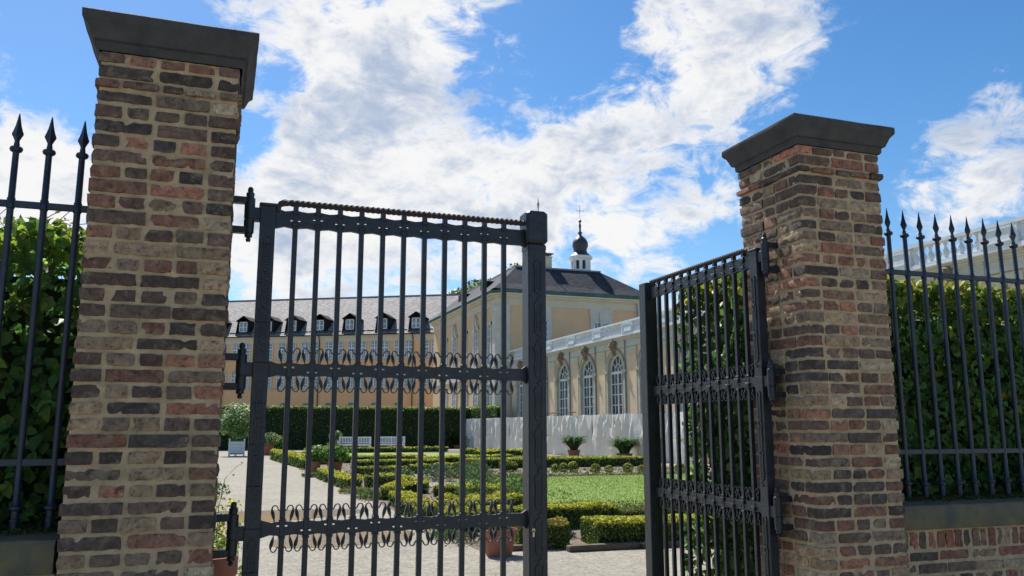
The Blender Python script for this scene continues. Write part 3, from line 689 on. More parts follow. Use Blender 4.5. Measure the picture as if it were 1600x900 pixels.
low_hedge('golden box hedge curving before the lawn by the second post', [(4.2,12.4),(5.0,12.1),(5.7,12.3)], .4,0.26, ragged=.085, gold=1.2)
low_hedge('golden path hedge beyond the two leafy pots', [(3.5,30.0),(3.1,36.5),(2.9,41)], .5,.5, gold=1.3)
low_hedge('short golden hedge parallel to the path hedge', [(3.4,34.0),(5.0,34.2)], .45,.4, gold=.9)
low_hedge('short golden hedge between path hedge and far lawn', [(3.4,40.0),(5.2,40.2)], .45,.38, gold=1)
low_hedge('brownish box hedge row behind the white stones left part', [(4.4,24.6),(6.2,24.6)], .4,0.32, gold=.5, brown=1)
low_hedge('box hedge row with yellow top in front of the long clipped hedge', [(6.6,25.5),(8.8,26.3)], .5,0.32, gold=.7, brown=1)
low_hedge('long clipped green hedge across the garden, left piece', [(5.0,28.8),(8.6,28.8)], .8,.38, gold=.75, ragged=.008, gcol=(.42,.46,.07))
low_hedge('long clipped green hedge across the garden, right piece', [(9.3,28.6),(17.2,28.3)], .9,.40, gold=.75, ragged=.008, gcol=(.42,.46,.07))
low_hedge('second long clipped hedge behind, in front of the white screen', [(13.2,33.0),(18.3,31.6)], .7,.30, gold=.8, ragged=.008, gcol=(.42,.46,.07))
low_hedge('loose golden hedge between the far lawn and the screen', [(8.6,32.8),(11.8,34.4),(13.6,35.2)], .7,.32, gold=1.2)
low_hedge('far golden hedge at the right edge of the far lawn', [(13.5,39.5),(15.5,42),(16.6,41)], .8,.4, gold=1.2)
low_hedge('farthest clipped hedge below the white screen', [(14.5,46),(17.2,40)], .8,.35, gold=.5)
low_hedge('farthest low hedge behind the far lawn near the benches', [(5.8,51),(14.8,51.5)], .7,.35, gold=.6)
low_hedge('front clipped hedge of the far lawn with yellow top', [(5.6,35.3),(9.4,35.2)], .5,.35, gold=1.1)

# kerb stones at the bed's front
kb = MB()
for i in range(7):
    a = 4.4+i*1.05; kb.cbox(a+.004,a+1.046,6.27-i*.045,6.40-i*.045,0,.08,.012)
o = put('kerb', kb, M['kerb']); kind(o)
kb = MB(); kb.cbox(3.42,4.3,6.62,6.72,0,.07,.01); kind(put('kerb', kb, M['kerb']))

# small clipped balls
ball0 = None
def ball(x, y, r, label='small yellow-green clipped ball bush in the row beyond the lawn', gold=.6, grp='small clipped balls beyond the lawn', base=(.10,.15,.03)):
    n = 900; v = rng.normal(size=(n,3)); v /= np.linalg.norm(v,axis=1)[:,None]; rr = r*(.85+.2*rng.random(n))
    p = v*rr[:,None]; p[:,2] = p[:,2]*.95+r*.85
    o = thing('ball_bush', label, 'bush', (x,y,0), 0, grp)
    leaves('foliage', p, r*.22, M['leafm'], o, base=base, alt=(.42,.40,.08), altp=lambda q: np.clip((q[:,2]/r-.6)*.9*gold,0,.9), nrm=v, tilt=1)
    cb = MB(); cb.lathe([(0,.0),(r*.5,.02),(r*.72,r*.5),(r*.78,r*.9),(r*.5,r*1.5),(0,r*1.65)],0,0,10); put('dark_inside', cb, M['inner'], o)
    return o
b0 = ball(11.75,24.7,.16,'first small clipped ball right of the lock post beyond the lawn', grp='small clipped balls beyond the lawn')
for (x,y,k),lab in zip([(12.0,24.5,1.1),(12.3,24.3,1.25),(13.0,23.9,1.15),(13.45,23.7,1.0),(14.15,23.6,1.2),(14.6,23.4,.95),(15.9,22.9,1.3),(16.3,22.5,1.2)],
    ['second small clipped ball right of the lock post, touching the first','third and widest of the three touching balls right of the lock post','lone small clipped ball left of the middle of the row','smallest lone clipped ball at the middle of the row','clipped ball near the open leaf post, the rounder of a pair','flat small clipped ball of the pair near the open leaf post','yellow clipped ball seen between the bars of the open leaf','yellow clipped ball behind the open leaf, farther right one']):
    c = copy_tree(b0); c.location = (x,y,0); c.scale = (k,k,k*random.uniform(.9,1.1)); c.rotation_euler = (0,0,random.uniform(0,6)); c['label'] = lab
ball(10.5,25.8,.20,'smaller clipped ball bush seen just left of the lock post', grp=None)
ball(10.15,25.6,.25,'taller clipped ball bush between the last bar and the lock post', grp=None)
ball(3.55,49.5,.62,'round green bush on the ground beside the far flower pot', .25, None, base=(.10,.2,.03))
# loose perennials and weeds in the beds
def tuft(label, x, y, r, h, col, n=500, size=.05, alt=None, altp=0, cat='plant', grp=None, fl=None):
    o = thing('garden_plant', label, cat, (x,y,0), 0, grp)
    a = rng.random(n)*2*PI; q = np.sqrt(rng.random(n))*r; z = h*rng.random(n)**.7*(1-(q/r)**2*.45)
    p = np.c_[q*np.cos(a),q*np.sin(a),z+.01]
    leaves('foliage', p, size, M['leafm'], o, base=col, alt=alt, altp=altp, var=.35, asp=.4)
    if fl is not None:
        m_ = 40; a = rng.random(m_)*2*PI; q = np.sqrt(rng.random(m_))*r; leaves('blossom', np.c_[q*np.cos(a),q*np.sin(a),h*(.75+.3*rng.random(m_))], size*.9, M['petal'], o, base=fl, var=.1, nrm=np.tile([0,-.5,1],(m_,1)), asp=1)
    return o
GG = (.11,.17,.05)
tl = [('grey-green leafy perennial before the pink gravel patch',6.4,21.0,.5,.55,(.12,.17,.09)),('tall loose green perennial near the lawn edge',6.9,18.6,.5,.7,(.11,.17,.07)),('green perennial left of the lawn',7.2,16.6,.55,.5,GG),
 ('loose green plant at the lawn corner near the gate post',6.2,13.6,.5,.45,GG),('low grey-green plant beside the pink gravel patch',5.6,22.4,.4,.35,(.12,.18,.09)),('bushy rose at the near left lawn corner',5.3,13.6,.45,.4,(.08,.12,.03)),
 ('dark low plant between the two nearest hedges',4.75,7.7,.35,.12,(.02,.03,.02)),('dark bushy plant behind the nearest golden hedges',4.6,11.3,.5,.35,(.03,.045,.02)),('weedy plant at the corner of the bed beside the path',3.45,15.4,.4,.2,GG),('sprawling weed on the gravel at the bed edge',3.2,24.6,.5,.12,GG),
 ('sprawling weed at the edge behind the scrolls',3.3,17.2,.4,.15,(.2,.2,.05)),('leafy plant right of the pink gravel patch',7.7,22.2,.5,.4,GG),('bushy plant in front of the long hedge',8.4,24.8,.6,.45,(.10,.13,.03)),
 ('reddish low plant before the long clipped hedge',9.2,27.0,.5,.4,(.14,.1,.05)),('loose rose bush behind the near lawn corner',8.3,23.5,.5,.35,(.1,.14,.03)),('small green clump on the near path corner',3.35,8.2,.35,.1,GG)]
for lab,x,y,r,h,c_ in tl: tuft(lab,x,y,r,h,c_, n=int(700*r/.4), size=.035+.0022*y)
# ragged greenery along the near lawn edge and the beds: nobody could count it
n = 9000; u = rng.random(n); px = 5.9+u*9; py = 11.35+rng.normal(size=n)*.22+.15*np.sin(px*3)
o = leaves('lawn_edge_weeds', np.c_[px,py,rng.random(n)**2*.16+.01], .045, M['leafm'], base=(.10,.15,.03), var=.4, alt=(.25,.24,.05), altp=.2, asp=.4); o['kind']='stuff'
n = 7000; px = rng.uniform(7,16.5,n); py = 22.4+rng.normal(size=n)*.22
o = leaves('path_edge_weeds', np.c_[px,py,rng.random(n)**2*.22+.01], .06, M['leafm'], base=(.12,.15,.04), var=.4, alt=(.28,.25,.08), altp=.3, asp=.4); o['kind']='stuff'
n = 9000; px = rng.uniform(3.6,8.2,n); py = rng.uniform(9,30,n); kk = np.array([nz(a,b,0,.9)>.12 for a,b in zip(px,py)]); px,py = px[kk],py[kk]
o = leaves('bed_weeds', np.c_[px,py,rng.random(len(px))**2*.16+.01], .06, M['leafm'], base=(.12,.15,.05), var=.4, alt=(.3,.27,.08), altp=.2, asp=.4); o['kind']='stuff'
n = 3500; px = 3.3+rng.normal(size=n)*.12; py = rng.uniform(7.2,30,n); kk = np.array([nz(a,b,5,.8)>.0 for a,b in zip(px,py)]); px,py = px[kk],py[kk]
o = leaves('path_weeds', np.c_[px,py,rng.random(len(px))*.04+.01], .05, M['leafm'], base=(.15,.17,.06), var=.4, alt=(.3,.22,.1), altp=.35, asp=.5); o['kind']='stuff'
for lab,x,y,r in (('pale boulder in the flower bed left of the brown hedge',5.75,23.9,.13),('pale boulder in the flower bed below the long clipped hedge',6.9,23.6,.13)):
    sb = MB(); rs = []
    for i in range(8):
        th = PI*i/7; rs.append([((r*math.sin(th)+.001)*math.cos(2*PI*j/12)*(1+.2*nz(i,j,0,.7)), (r*math.sin(th)+.001)*math.sin(2*PI*j/12), r*.75*(1-math.cos(th))) for j in range(12)])
    sb.rings(rs, True); o = put('garden_stone', sb, M['stonew'], None, True, loc=(x,y,0)); tag(o, lab, 'stone')

# ------------------------------------------------------------------ pots, benches, planter
def pot(label, x, y, r, h, plant, rot=0):
    t = thing('potted_plant', label, 'flower pot', (x,y,0), rot)
    pb = MB(); rim = [(r*.66,0),(r*.70,.02),(r*.84,h*.55),(r*.86,h*.56),(r*.86,h*.60),(r*.85,h*.61),(r*.95,h*.86),(r*1.0,h*.87),(r*1.0,h*.99),(r*.97,h),(r*.88,h),(r*.86,h*.9),(0,h*.9)]
    pb.lathe(rim, 0,0,28); put('pot', pb, M['terracotta'], t, True)
    kind_, pr, ph, n, s, col, alt, ap = plant
    if kind_ == 'strap':       # arching strap leaves
        mb = MB()
        for i in range(n):
            a = rng.random()*2*PI; L_ = pr*(.6+.6*rng.random()); hh = ph*(.55+.55*rng.random()); w = s*(.7+.5*rng.random()); c_ = tuple(np.array(col)*math.exp(rng.normal()*.25)); b0_ = rng.random()*r*.5
            pts = []
            for k in range(7):
                u = k/6; rad = b0_+L_*u**1.3; z = h*.88+hh*(1.75*u-.95*u*u*(1+.25*rng.random())); pts.append((rad,z))
            sn,cs = math.sin(a),math.cos(a); V_ = []; F_ = []
            for k,(rad,z) in enumerate(pts):
                ww = w*(1-(k/6)**3*.95)/2; V_ += [(cs*rad-sn*ww,sn*rad+cs*ww,z),(cs*rad+sn*ww,sn*rad-cs*ww,z)]
            for k in range(6): F_.append((2*k,2*k+1,2*k+3,2*k+2))
            mb.add(V_,F_,c_)
        put('leaves', mb, M['leaf'], t, True, True, fix=False)
    else:
        v = rng.normal(size=(n,3)); v /= np.linalg.norm(v,axis=1)[:,None]; q = rng.random(n)**.35
        q = q*(1+.35*np.array([mnoise.noise(Vector(a)*2.2+Vector((x,y,0))) for a in v]))
        p = v*q[:,None]*np.array([pr,pr,ph/2]); p[:,2] += h*.9+ph*.46
        leaves('leaves', p, s, M['leaf'], t, base=col, alt=alt, altp=ap, var=.3, near=s>.1, nrm=v+np.array([0,0,.5]), tilt=1.4)
        tb = MB()
        for k in range(5): a=k*1.3; tb.tube([(0.05*math.cos(a),.05*math.sin(a),h*.85),(.3*pr*math.cos(a),.3*pr*math.sin(a),h+ph*.5)],.012,5)
        put('stems', tb, M['twig'], t)
    return t
GR = (.10,.2,.035); LG = (.17,.30,.06)
pot('terracotta pot of strappy green leaves just inside the gate by the lock post', 3.46,6.35,.24,.33, ('strap',.22,.26,150,.014,(.09,.19,.05),None,0))
pot('terracotta pot with tall leafy bush, the left of the two beside the path', 3.25,25.9,.24,.45, ('bush',.42,.62,1100,.09,GR,LG,.45))
pot('terracotta pot with broad leafy bush, the right of the two beside the path', 4.0,26.3,.30,.42, ('bush',.52,.70,2000,.09,GR,LG,.45))
pot('far terracotta pot with feathery plant near the white planter', 2.95,48.3,.36,.62, ('bush',.7,.8,700,.12,(.13,.2,.07),(.25,.3,.12),.3))
pot('small terracotta pot by the left end of the first bench', 8.15,57.6,.42,.75, ('bush',.5,.75,350,.13,(.1,.2,.06),(.25,.3,.15),.3))
pot('square-set terracotta pot with spiky dark leaves before the screen, left one', 17.0,35.0,.32,.5, ('strap',.72,.95,520,.055,(.085,.17,.06),None,0))
pot('terracotta pot with spiky dark leaves before the screen, right one', 18.9,33.2,.42,.36, ('strap',.85,1.0,560,.055,(.085,.17,.06),None,0))
pot('pot with spiky dark leaves at the far left end of the screen', 18.0,60.0,.42,.25, ('strap',.8,.9,220,.09,(.035,.08,.03),None,0))
pot('terracotta pot on the gravel behind the left pillar hinge', -.02,1.45,.17,.84, ('strap',.12,.1,14,.006,(.3,.25,.12),None,0))
# yellow-green border shrub behind the left pillar
def shrub(name, label, x, y, pr, ph, n, s, col, alt, ap, z0=0, cat='shrub'):
    t = thing(name, label, cat, (x,y,0)); v = rng.normal(size=(n,3)); v /= np.linalg.norm(v,axis=1)[:,None]; q = rng.random(n)**.4
    q = q*(1+.4*np.array([mnoise.noise(Vector(a)*2+Vector((x,y,0))) for a in v])); p = v*q[:,None]*np.array([pr,pr,ph/2]); p[:,2] += z0+ph/2; p[:,2] = p[:,2].clip(.02)
    leaves('foliage', p, s, M['leaf'], t, base=col, alt=alt, altp=ap, nrm=v+np.array([0,0,.6]), tilt=1.4, near=s<.08)
    tb = MB()
    for k in range(6): a=k*1.1; tb.tube([(.04*math.cos(a),.04*math.sin(a),0),(.35*pr*math.cos(a),.35*pr*math.sin(a),z0+ph*.5)],.008,5)
    put('stems', tb, M['twig'], t); return t
shrub('golden_shrub', 'yellow-leaved shrub behind the left pillar by the lower hinge', -.12,4.3,.36,1.05,2600,.035,(.36,.34,.04),(.12,.2,.03),.3)
shrub('green_shrub', 'green shrub under the lower hinge behind the left pillar', -.08,3.2,.32,.82,2400,.035,(.12,.2,.03),(.35,.33,.05),.25)
shrub('green_shrub', 'dark green shrub at the left edge of the gravel path', -.4,13.5,.6,.75,2200,.06,(.07,.12,.03),(.16,.22,.05),.3)
sb = MB(); sb.tube([(0,0,0),(.02,0,.9),(.06,0,1.15),(.14,.0,1.24),(.2,.0,1.29)], [.004,.003,.0025,.002,.001], 5)
fs = thing('flower_stalk', 'single bent flower stalk beside the left hinge', 'plant', (.02,4.0,0)); put('stem', sb, M['twig'], fs)
leaves('buds', np.array([(.2,0,1.29),(.19,0,1.27),(.15,0,1.2),(.13,.0,1.18),(.17,0,1.21)]), .03, M['leaf'], fs, base=(.1,.12,.04))

def bench(label, x, y, L_, rot):
    t = thing('garden_bench', label, 'bench', (x,y,0), rot, 'white garden benches'); Wm = M['white']; h = L_/2
    sb = MB()
    for k in range(5): sb.box(-h+.05,h-.05,-.28+k*.11,-.19+k*.11,.42,.445)
    put('seat', sb, Wm, t)
    bb = MB(); bb.box(-h,h,.27,.31,.88,.96); bb.box(-h+.05,h-.05,.27,.31,.50,.55)
    n = int(L_/.115)
    for k in range(n): x_ = -h+.06+(L_-.12)*(k+.5)/n; bb.box(x_-.028,x_+.028,.278,.302,.55,.88)
    put('backrest', bb, Wm, t)
    for sx in (-h, 0-.035, h-.07):
        for y0,y1,z in ((-.30,-.23,.64 if sx != -.035 else .43),(.25,.32,.98)):
            lb = MB(); lb.box(sx,sx+.07,y0,y1,0,z); put('leg', lb, Wm, t)
    for sx in (-h-.01,h-.08):
        ab = MB(); ab.box(sx,sx+.09,-.34,.26,.64,.68); put('armrest', ab, Wm, t)
    fb = MB(); fb.box(-h+.07,h-.07,-.29,-.25,.33,.42); put('apron', fb, Wm, t)
bench('white slatted garden bench, the left of the two before the hedge', 9.35,56.6,2.3,-.32)
bench('white slatted garden bench, the right of the two before the hedge', 12.15,57.4,2.0,-.30)
pl = thing('planter_box', 'white square wooden planter box holding a bush, beside the far hedge', 'planter', (1.15,46.9,0), -.05)
pb = MB()
for k in range(4): pb.box(-.40,.40,-.40,.40,.10+k*.19,.10+k*.19+.18)
put('panel', pb, M['white'], pl)
for sx in (-.44,.36):
    for sy in (-.44,.36):
        lb = MB(); lb.box(sx,sx+.08,sy,sy+.08,0,.88); lb.lathe([(.01,.88),(.04,.91),(.055,.945),(.04,.98),(0,1.0)],sx+.04,sy+.04,8); put('corner_post', lb, M['white'], pl)
lb = MB()
for z in (.12,.82): lb.box(-.38,.38,-.445,-.415,z,z+.05)
put('cross_rail', lb, M['lead'], pl)
shrub('planter_bush', 'round light green bush growing in the white planter box', 1.1,46.9,1.15,2.0,3200,.15,(.12,.22,.06),(.4,.45,.25),lambda p: np.clip((p[:,2]-1.6)*.5,.12,.6), z0=1.0, cat='bush')
# a dark heap of cloth at the foot of the screen
db = MB(); rs = []
for i in range(8):
    u = i/7; r_ = .62*math.cos(u*PI/2*.96)**.6; rs.append([(r_*math.cos(2*PI*j/14)*(1+.12*nz(i,j,1,.8)), .7*r_*math.sin(2*PI*j/14), 1.15*u) for j in range(14)])
db.rings(rs, True); o = put('covered_pile', db, M['darkcloth'], None, True, loc=(19.6,31.0,0)); tag(o, 'dark rounded pile standing before the white screen behind the open gate leaf', 'pile')

# ------------------------------------------------------------------ white screen
def screen():
    t = thing('screen_fence', 'long white sheet screen fence standing before the orangery', 'screen', (19.2,45,0)); mb = MB()
    A = np.array([18.55,63.2]); B = np.array([19.75,28.0]); n = 420; m_ = 22
    d = (B-A); L_ = np.linalg.norm(d); d /= L_; nn = np.array([d[1],-d[0]]);  nn = -nn if nn[0] > 0 else nn
    folds = [(rng.random()*L_, rng.uniform(-.5,.5), rng.uniform(.09,.2), rng.uniform(-.12,.2)) for _ in range(170)]
    V_ = []
    for i in range(n+1):
        s = L_*i/n
        for k in range(m_+1):
            z = 2.3*k/m_; o_ = 0
            for (s0,sl,w,a) in folds:
                if abs(s-s0) > 1.4: continue
                o_ += a*max(0,1-abs(s-s0-sl*(z-1.1))/w/1.3)*(.4+.6*math.sin(min(1,z/2.3)*PI))
            o_ += .04*nz(s,z,0,1.7); zz = z-(.035*abs(math.sin(s*1.3)) if k == m_ else 0)
            p = A+d*s+nn*o_; V_.append((p[0]-19.2,p[1]-45,zz+.02))
    F_ = [(i*(m_+1)+k,(i+1)*(m_+1)+k,(i+1)*(m_+1)+k+1,i*(m_+1)+k+1) for i in range(n) for k in range(m_)]
    mb.add(V_,F_); put('sheeting', mb, M['tarp'], t, True, fix=False)
    for k in range(0,15):
        s = L_*k/14; p = A+d*s-nn*.03; pb_ = MB(); pb_.tube([(p[0]-19.2,p[1]-45,0),(p[0]-19.2,p[1]-45,2.36)],.024,6); put('post', pb_, M['lead'], t)
    pb_ = MB(); p=A-nn*-.16; q=B-nn*-.16; pb_.tube([(A[0]+nn[0]*.14-19.2,A[1]-45,1.14),(B[0]+nn[0]*.14-19.2,B[1]-45,1.14)],.010,5); put('tie_rope', pb_, M['lead'], t)
screen()
pb = MB(); pb.tube([(20.5,47.6,2.55),(19.3,40.0,2.48)],.035,6); tag(put('leaning_pole', pb, M['rust']), 'thin rusty pole lying on top of the white screen', 'pole')

# ------------------------------------------------------------------ orangery (front face at x=20.8, bays along y)
OX = 20.8
org = thing('orangery', 'long low orangery wing with arched windows and white balustrade', 'building', (OX,30,0))
Mo = Matrix(((0,-1,0,0),(1,0,0,-30),(0,0,1,0),(0,0,0,1)))   # (u along -> y, v depth -> -x): local x=-v, y=u-30
def OB(name, mb, m, parent=org, smooth=False, tint=False, fix=True):
    # builder coords: x = world y, y = outward offset (towards -X), z
    mb.v = [(-y, x-30, z) for x,y,z in mb.v]; return put(name, mb, m, parent, smooth, tint, fix=fix)
cent = [37.7+3.8*k for k in range(-8,5)]; Y0o, Y1o = 5.4, 55.2
wb = MB(); R_ = .92; zs = 4.72; zt = 5.95
def arch_pts(c, r, z, n=16): return [(c-r*math.cos(PI*i/n), z+r*math.sin(PI*i/n)) for i in range(n+1)]
edges = [Y0o]+[c for c in cent]+[Y1o]
prev = Y0o
for c in cent:
    wb.add([(prev,0,0),(c-R_,0,0),(c-R_,0,zt),(prev,0,zt)], [(0,1,2,3)]); 
    ap = arch_pts(c,R_,zs)
    for a,b in zip(ap,ap[1:]): wb.add([(a[0],0,a[1]),(b[0],0,b[1]),(b[0],0,zt),(a[0],0,zt)], [(0,1,2,3)])
    prev = c+R_
wb.add([(prev,0,0),(Y1o,0,0),(Y1o,0,zt),(prev,0,zt)], [(0,1,2,3)])
wb.add([(Y0o,0,0),(Y0o,-9,0),(Y0o,-9,zt),(Y0o,0,zt)], [(0,1,2,3)])
OB('wall', wb, M['stucco3'], fix=False)
en = MB()   # entablature: architrave, frieze, cornice
for y0,y1,z0,z1 in ((0,.06,5.953,6.12),(0,.04,6.12,6.30),(0,.10,6.30,6.36),(0,.16,6.36,6.44),(0,.24,6.44,6.50),(0,.30,6.50,6.54)): en.box(Y0o,Y1o,-1.0,y1,z0,z1)
OB('cornice', en, M['trim'])
rf = MB(); rf.box(Y0o+.1,Y1o,-9,-.9,6.2,6.5); OB('roof', rf, M['lead'])
bl = MB(); bl.box(Y0o,Y1o,.0,.27,6.543,6.66); bl.box(Y0o,Y1o,-.02,.29,7.22,7.32)
bal = OB('balustrade', bl, M['bal'])
ped0 = None; bst0 = None
for c in cent:
    m_ = c-1.9     # pier centre
    pb = MB(); pb.box(m_-.62,m_+.62,.01,.28,6.662,7.218)
    o = OB('pedestal', pb, M['bal'], bal)
    fr = MB()
    for z0,z1,a,b in ((6.74,6.77,-.5,.5),(7.12,7.15,-.5,.5),(6.77,7.12,-.5,-.47),(6.77,7.12,.47,.5)): fr.box(m_+a,m_+b,.282,.305,z0,z1)
    OB('panel_frame', fr, M['bal'], bal)
    for k in range(9):
        yy_ = m_+.62+.14+k*.285
        if bst0 is None:
            bb = MB(); bb.lathe([(.09,6.662),(.09,6.70),(.05,6.71),(.045,6.74),(.09,6.80),(.105,6.86),(.08,6.94),(.045,7.01),(.04,7.08),(.07,7.12),(.05,7.14),(.09,7.16),(.09,7.218)],0,0,8)
            bst0 = put('baluster', bb, M['bal'], bal, True); bst0.location = (-.15,yy_-30,0)
        else:
            cpy = bst0.copy(); C.objects.link(cpy); cpy.parent = bal; cpy.location = (-.15,yy_-30,0)
    # lesene pier strip and panels on the wall
    ls = MB()
    for (a,b,z0,z1) in ((m_-.50,m_+.50,.0,5.90),): ls.box(a,b,0,.05,z0,z1)
    OB('pilaster', ls, M['stucco3'])
    ps_ = MB(); ps_.box(m_-.62,m_-.52,0,.075,0,5.93); ps_.box(m_+.52,m_+.62,0,.03,0,5.93); ps_.box(m_-.5,m_+.5,.052,.075,5.5,5.9); OB('pilaster_edge', ps_, M['trimc'])
    dp = MB(); dp.tube([(m_+.66,.09,0),(m_+.66,.09,6.5)],.035,6); OB('downpipe', dp, M['lead'])
def arch_band(mb, c, r0, r1, y0, y1, z, zb, n=18):
    q0 = [(c-r0,zb)]+arch_pts(c,r0,z,n)+[(c+r0,zb)]; q1 = [(c-r1,zb)]+arch_pts(c,r1,z,n)+[(c+r1,zb)]
    for i in range(len(q0)-1):
        a,b,d,e = q0[i],q0[i+1],q1[i+1],q1[i]
        v = [(p[0],y,p[1]) for y in (y0,y1) for p in (a,b,d,e)]
        mb.add(v, [(0,1,2,3),(7,6,5,4),(0,4,5,1),(2,6,7,3)])
for wi, c in enumerate(cent):
    w = MB(); D0,D1 = -.16,-.10; Wf = M['white']
    arch_band(w, c, R_-.11, R_-.002, D0, D1+.01, zs, 0)
    w.box(c-R_+.1,c+R_-.1,D0,D1+.02,zs-.16,zs-.02); w.box(c-.05,c+.05,D0,D1+.02,0,zs-.16)
    for xx_ in (-.43,.43): w.box(c+xx_-.022,c+xx_+.022,D0+.01,D1,0,zs-.16)
    for k in range(7): w.box(c-R_+.1,c+R_-.1,D0+.01,D1,.5+k*.58,.545+k*.58)
    for k in (1,2,3,4): 
        th = PI*k/5
        w.strap([(c-.40*math.cos(th),zs-.02+.40*math.sin(th)),(c-.82*math.cos(th),zs-.02+.82*math.sin(th))], .04, D0+.01, D1)
    w.strap([(c-.40*math.cos(PI*i/12),zs-.02+.40*math.sin(PI*i/12)) for i in range(13)], .045, D0+.01, D1)
    for k in (1,2): th = PI*k/3; w.strap([(c,zs-.02),(c-.40*math.cos(th),zs-.02+.40*math.sin(th))], .035, D0+.01, D1)
    wo_ = OB('window', w, Wf)
    g = MB(); n_ = 16; ap = arch_pts(c,R_-.05,zs,n_); poly = [(c-R_+.05,0.0)]+ap+[(c+R_-.05,0.0)]; g.add([(x,-.14,z) for x,z in poly], [tuple(range(len(poly)))])
    OB('pane', g, M['glass'], wo_, fix=False)
    a = MB(); arch_band(a, c, R_-.005, R_+.02, -.5, .02, zs, 0); arch_band(a, c, R_+.015, R_+.24, .002, .085, zs, 0); arch_band(a, c, R_+.21, R_+.28, .085, .125, zs, zs)
    for s_ in (-1,1): a.box(min(c+s_*(R_-.08),c+s_*(R_+.42)),max(c+s_*(R_-.08),c+s_*(R_+.42)),-.4,.17,zs-.13,zs+.02)
    OB('arch_surround', a, M['greystone'], wo_)
    kx = MB(); rs = []
    for z,wd,dp_ in ((5.55,.07,.12),(5.66,.13,.22),(5.76,.11,.20),(5.84,.17,.26),(5.95,.20,.32),(6.07,.23,.38),(6.17,.19,.34),(6.26,.25,.30),(6.34,.20,.30),(6.40,.10,.22)):
        ring = []
        for j in range(12):
            th = PI*j/11; ring.append((c+wd*math.cos(th)*(1+.25*nz(wi*3.1,j*.9,z*8,1)), .06+dp_*math.sin(th)*(1+.2*nz(j,z*9,wi,1.3)), z))
        rs.append(ring)
    kx.rings(rs, True); OB('keystone', kx, M['sandst'], wo_, True)

# ------------------------------------------------------------------ corner pavilion
pv = thing('palace_pavilion', 'tan two-storey palace pavilion with dark slate hip roof and cupola', 'building', (20,56.2,0))
def PB(name, mb, m, parent=pv, smooth=False, fix=True):
    mb.v = [(x-20,y-56.2,z) for x,y,z in mb.v]; return put(name, mb, m, parent, smooth, fix=fix)
PX1, PY1, ZE = 32.9, 76.5, 11.0
b = MB(); c_ = .55
b.add([(20,76.5,0),(20,56.2+c_,0),(20+c_,56.2,0),(PX1,56.2,0),(PX1,PY1,0),(20,76.5,ZE),(20,56.2+c_,ZE),(20+c_,56.2,ZE),(PX1,56.2,ZE),(PX1,PY1,ZE)], [(0,1,6,5),(1,2,7,6),(2,3,8,7),(3,4,9,8),(4,0,5,9)])
PB('wall', b, M['stucco2'], fix=False)
def off_poly(o): return [(20-o,PY1),(20-o,56.2+c_-o*.41),(20+c_-o*.41,56.2-o),(PX1+o,56.2-o),(PX1+o,PY1)]
e = MB()
for o1,z0,z1 in ((.06,11.0,11.22),(.04,11.22,11.55),(.12,11.55,11.63),(.28,11.63,11.78),(.48,11.78,11.92)):
    q = off_poly(o1); n = len(q); e.add([(x,y,z0) for x,y in q]+[(x,y,z1) for x,y in q], [tuple(range(n))[::-1],tuple(range(n,2*n))]+[(i,(i+1)%n,(i+1)%n+n,i+n) for i in range(n)])
PB('cornice', e, M['trimc'])
g = MB(); q = off_poly(.60); q2 = off_poly(.52); n = len(q); g.add([(x,y,11.95) for x,y in q2]+[(x,y,12.10) for x,y in q]+[(x,y,12.22) for x,y in q2], [tuple(range(n))[::-1],tuple(range(2*n,3*n))]+[(i,(i+1)%n,(i+1)%n+n,i+n) for i in range(n)]+[(i+n,(i+1)%n+n,(i+1)%n+2*n,i+2*n) for i in range(n)])
PB('gutter', g, M['copper'])
def uv_mesh(name, quads, m, parent, off=(0,0,0)):
    """quads with planar uv in metres: u along the lower edge, v up the slope"""
    me = bpy.data.meshes.new(name); V_ = []; F_ = []; U = []
    for q in quads:
        o_ = len(V_); q = [Vector(p)-Vector(off) for p in q]; V_ += [tuple(p) for p in q]; F_.append(tuple(range(o_,o_+len(q))))
        a = (q[1]-q[0]).normalized(); nn = (q[1]-q[0]).cross(q[2]-q[0]).normalized(); bb = nn.cross(a)
        U += [((p-q[0]).dot(a),(p-q[0]).dot(bb)) for p in q]
    me.from_pydata(V_,[],F_); uv = me.uv_layers.new(name='uv'); uv.data.foreach_set('uv', [c for p in U for c in p]); me.materials.append(m); me.update()
    o = bpy.data.objects.new(name, me); C.objects.link(o); o.parent = parent; return o
zr, ins = 14.55, 2.3; lo = .5; F0 = (20-lo,56.2-lo); zb = 12.2; ZM = 12.75
A0=(19.5,77.0,zb);B0=(19.5,55.7,zb);C0=(33.4,55.7,zb);D0=(33.4,77.0,zb)
def rp(o_, z): return [(20+o_,76.5-o_,z),(20+o_,56.2+o_,z),(PX1-o_*1.35,56.2+o_,z),(PX1-o_*1.35,76.5-o_,z)]
r0 = rp(-.5,zb); r1 = rp(.25,ZM); r2 = rp(ins,zr)
rq = []
for a,b_ in ((r0,r1),(r1,r2)):
    for i in range(4): rq.append([a[i],a[(i+1)%4],b_[(i+1)%4],b_[i]])
roof = uv_mesh('roof', rq, M['slated'], pv, (20,56.2,0))
tp = MB(); q = rp(ins-.06,0)
tp.box(q[0][0],q[2][0],q[1][1],q[0][1],zr-.02,zr+.10); PB('roof_deck', tp, M['lead'], roof)
ch = MB(); ch.box(24.95,25.7,59.1,59.9,zr,15.65); ch.box(24.9,25.75,59.05,59.95,15.65,15.73); PB('chimney', ch, M['trimc'], roof)
ch = MB(); ch.box(24.8,25.85,58.95,60.05,15.95,15.99)
for sx in (24.97,25.62): ch.box(sx,sx+.05,59.15,59.2,15.73,15.95); ch.box(sx,sx+.05,59.8,59.85,15.73,15.95)
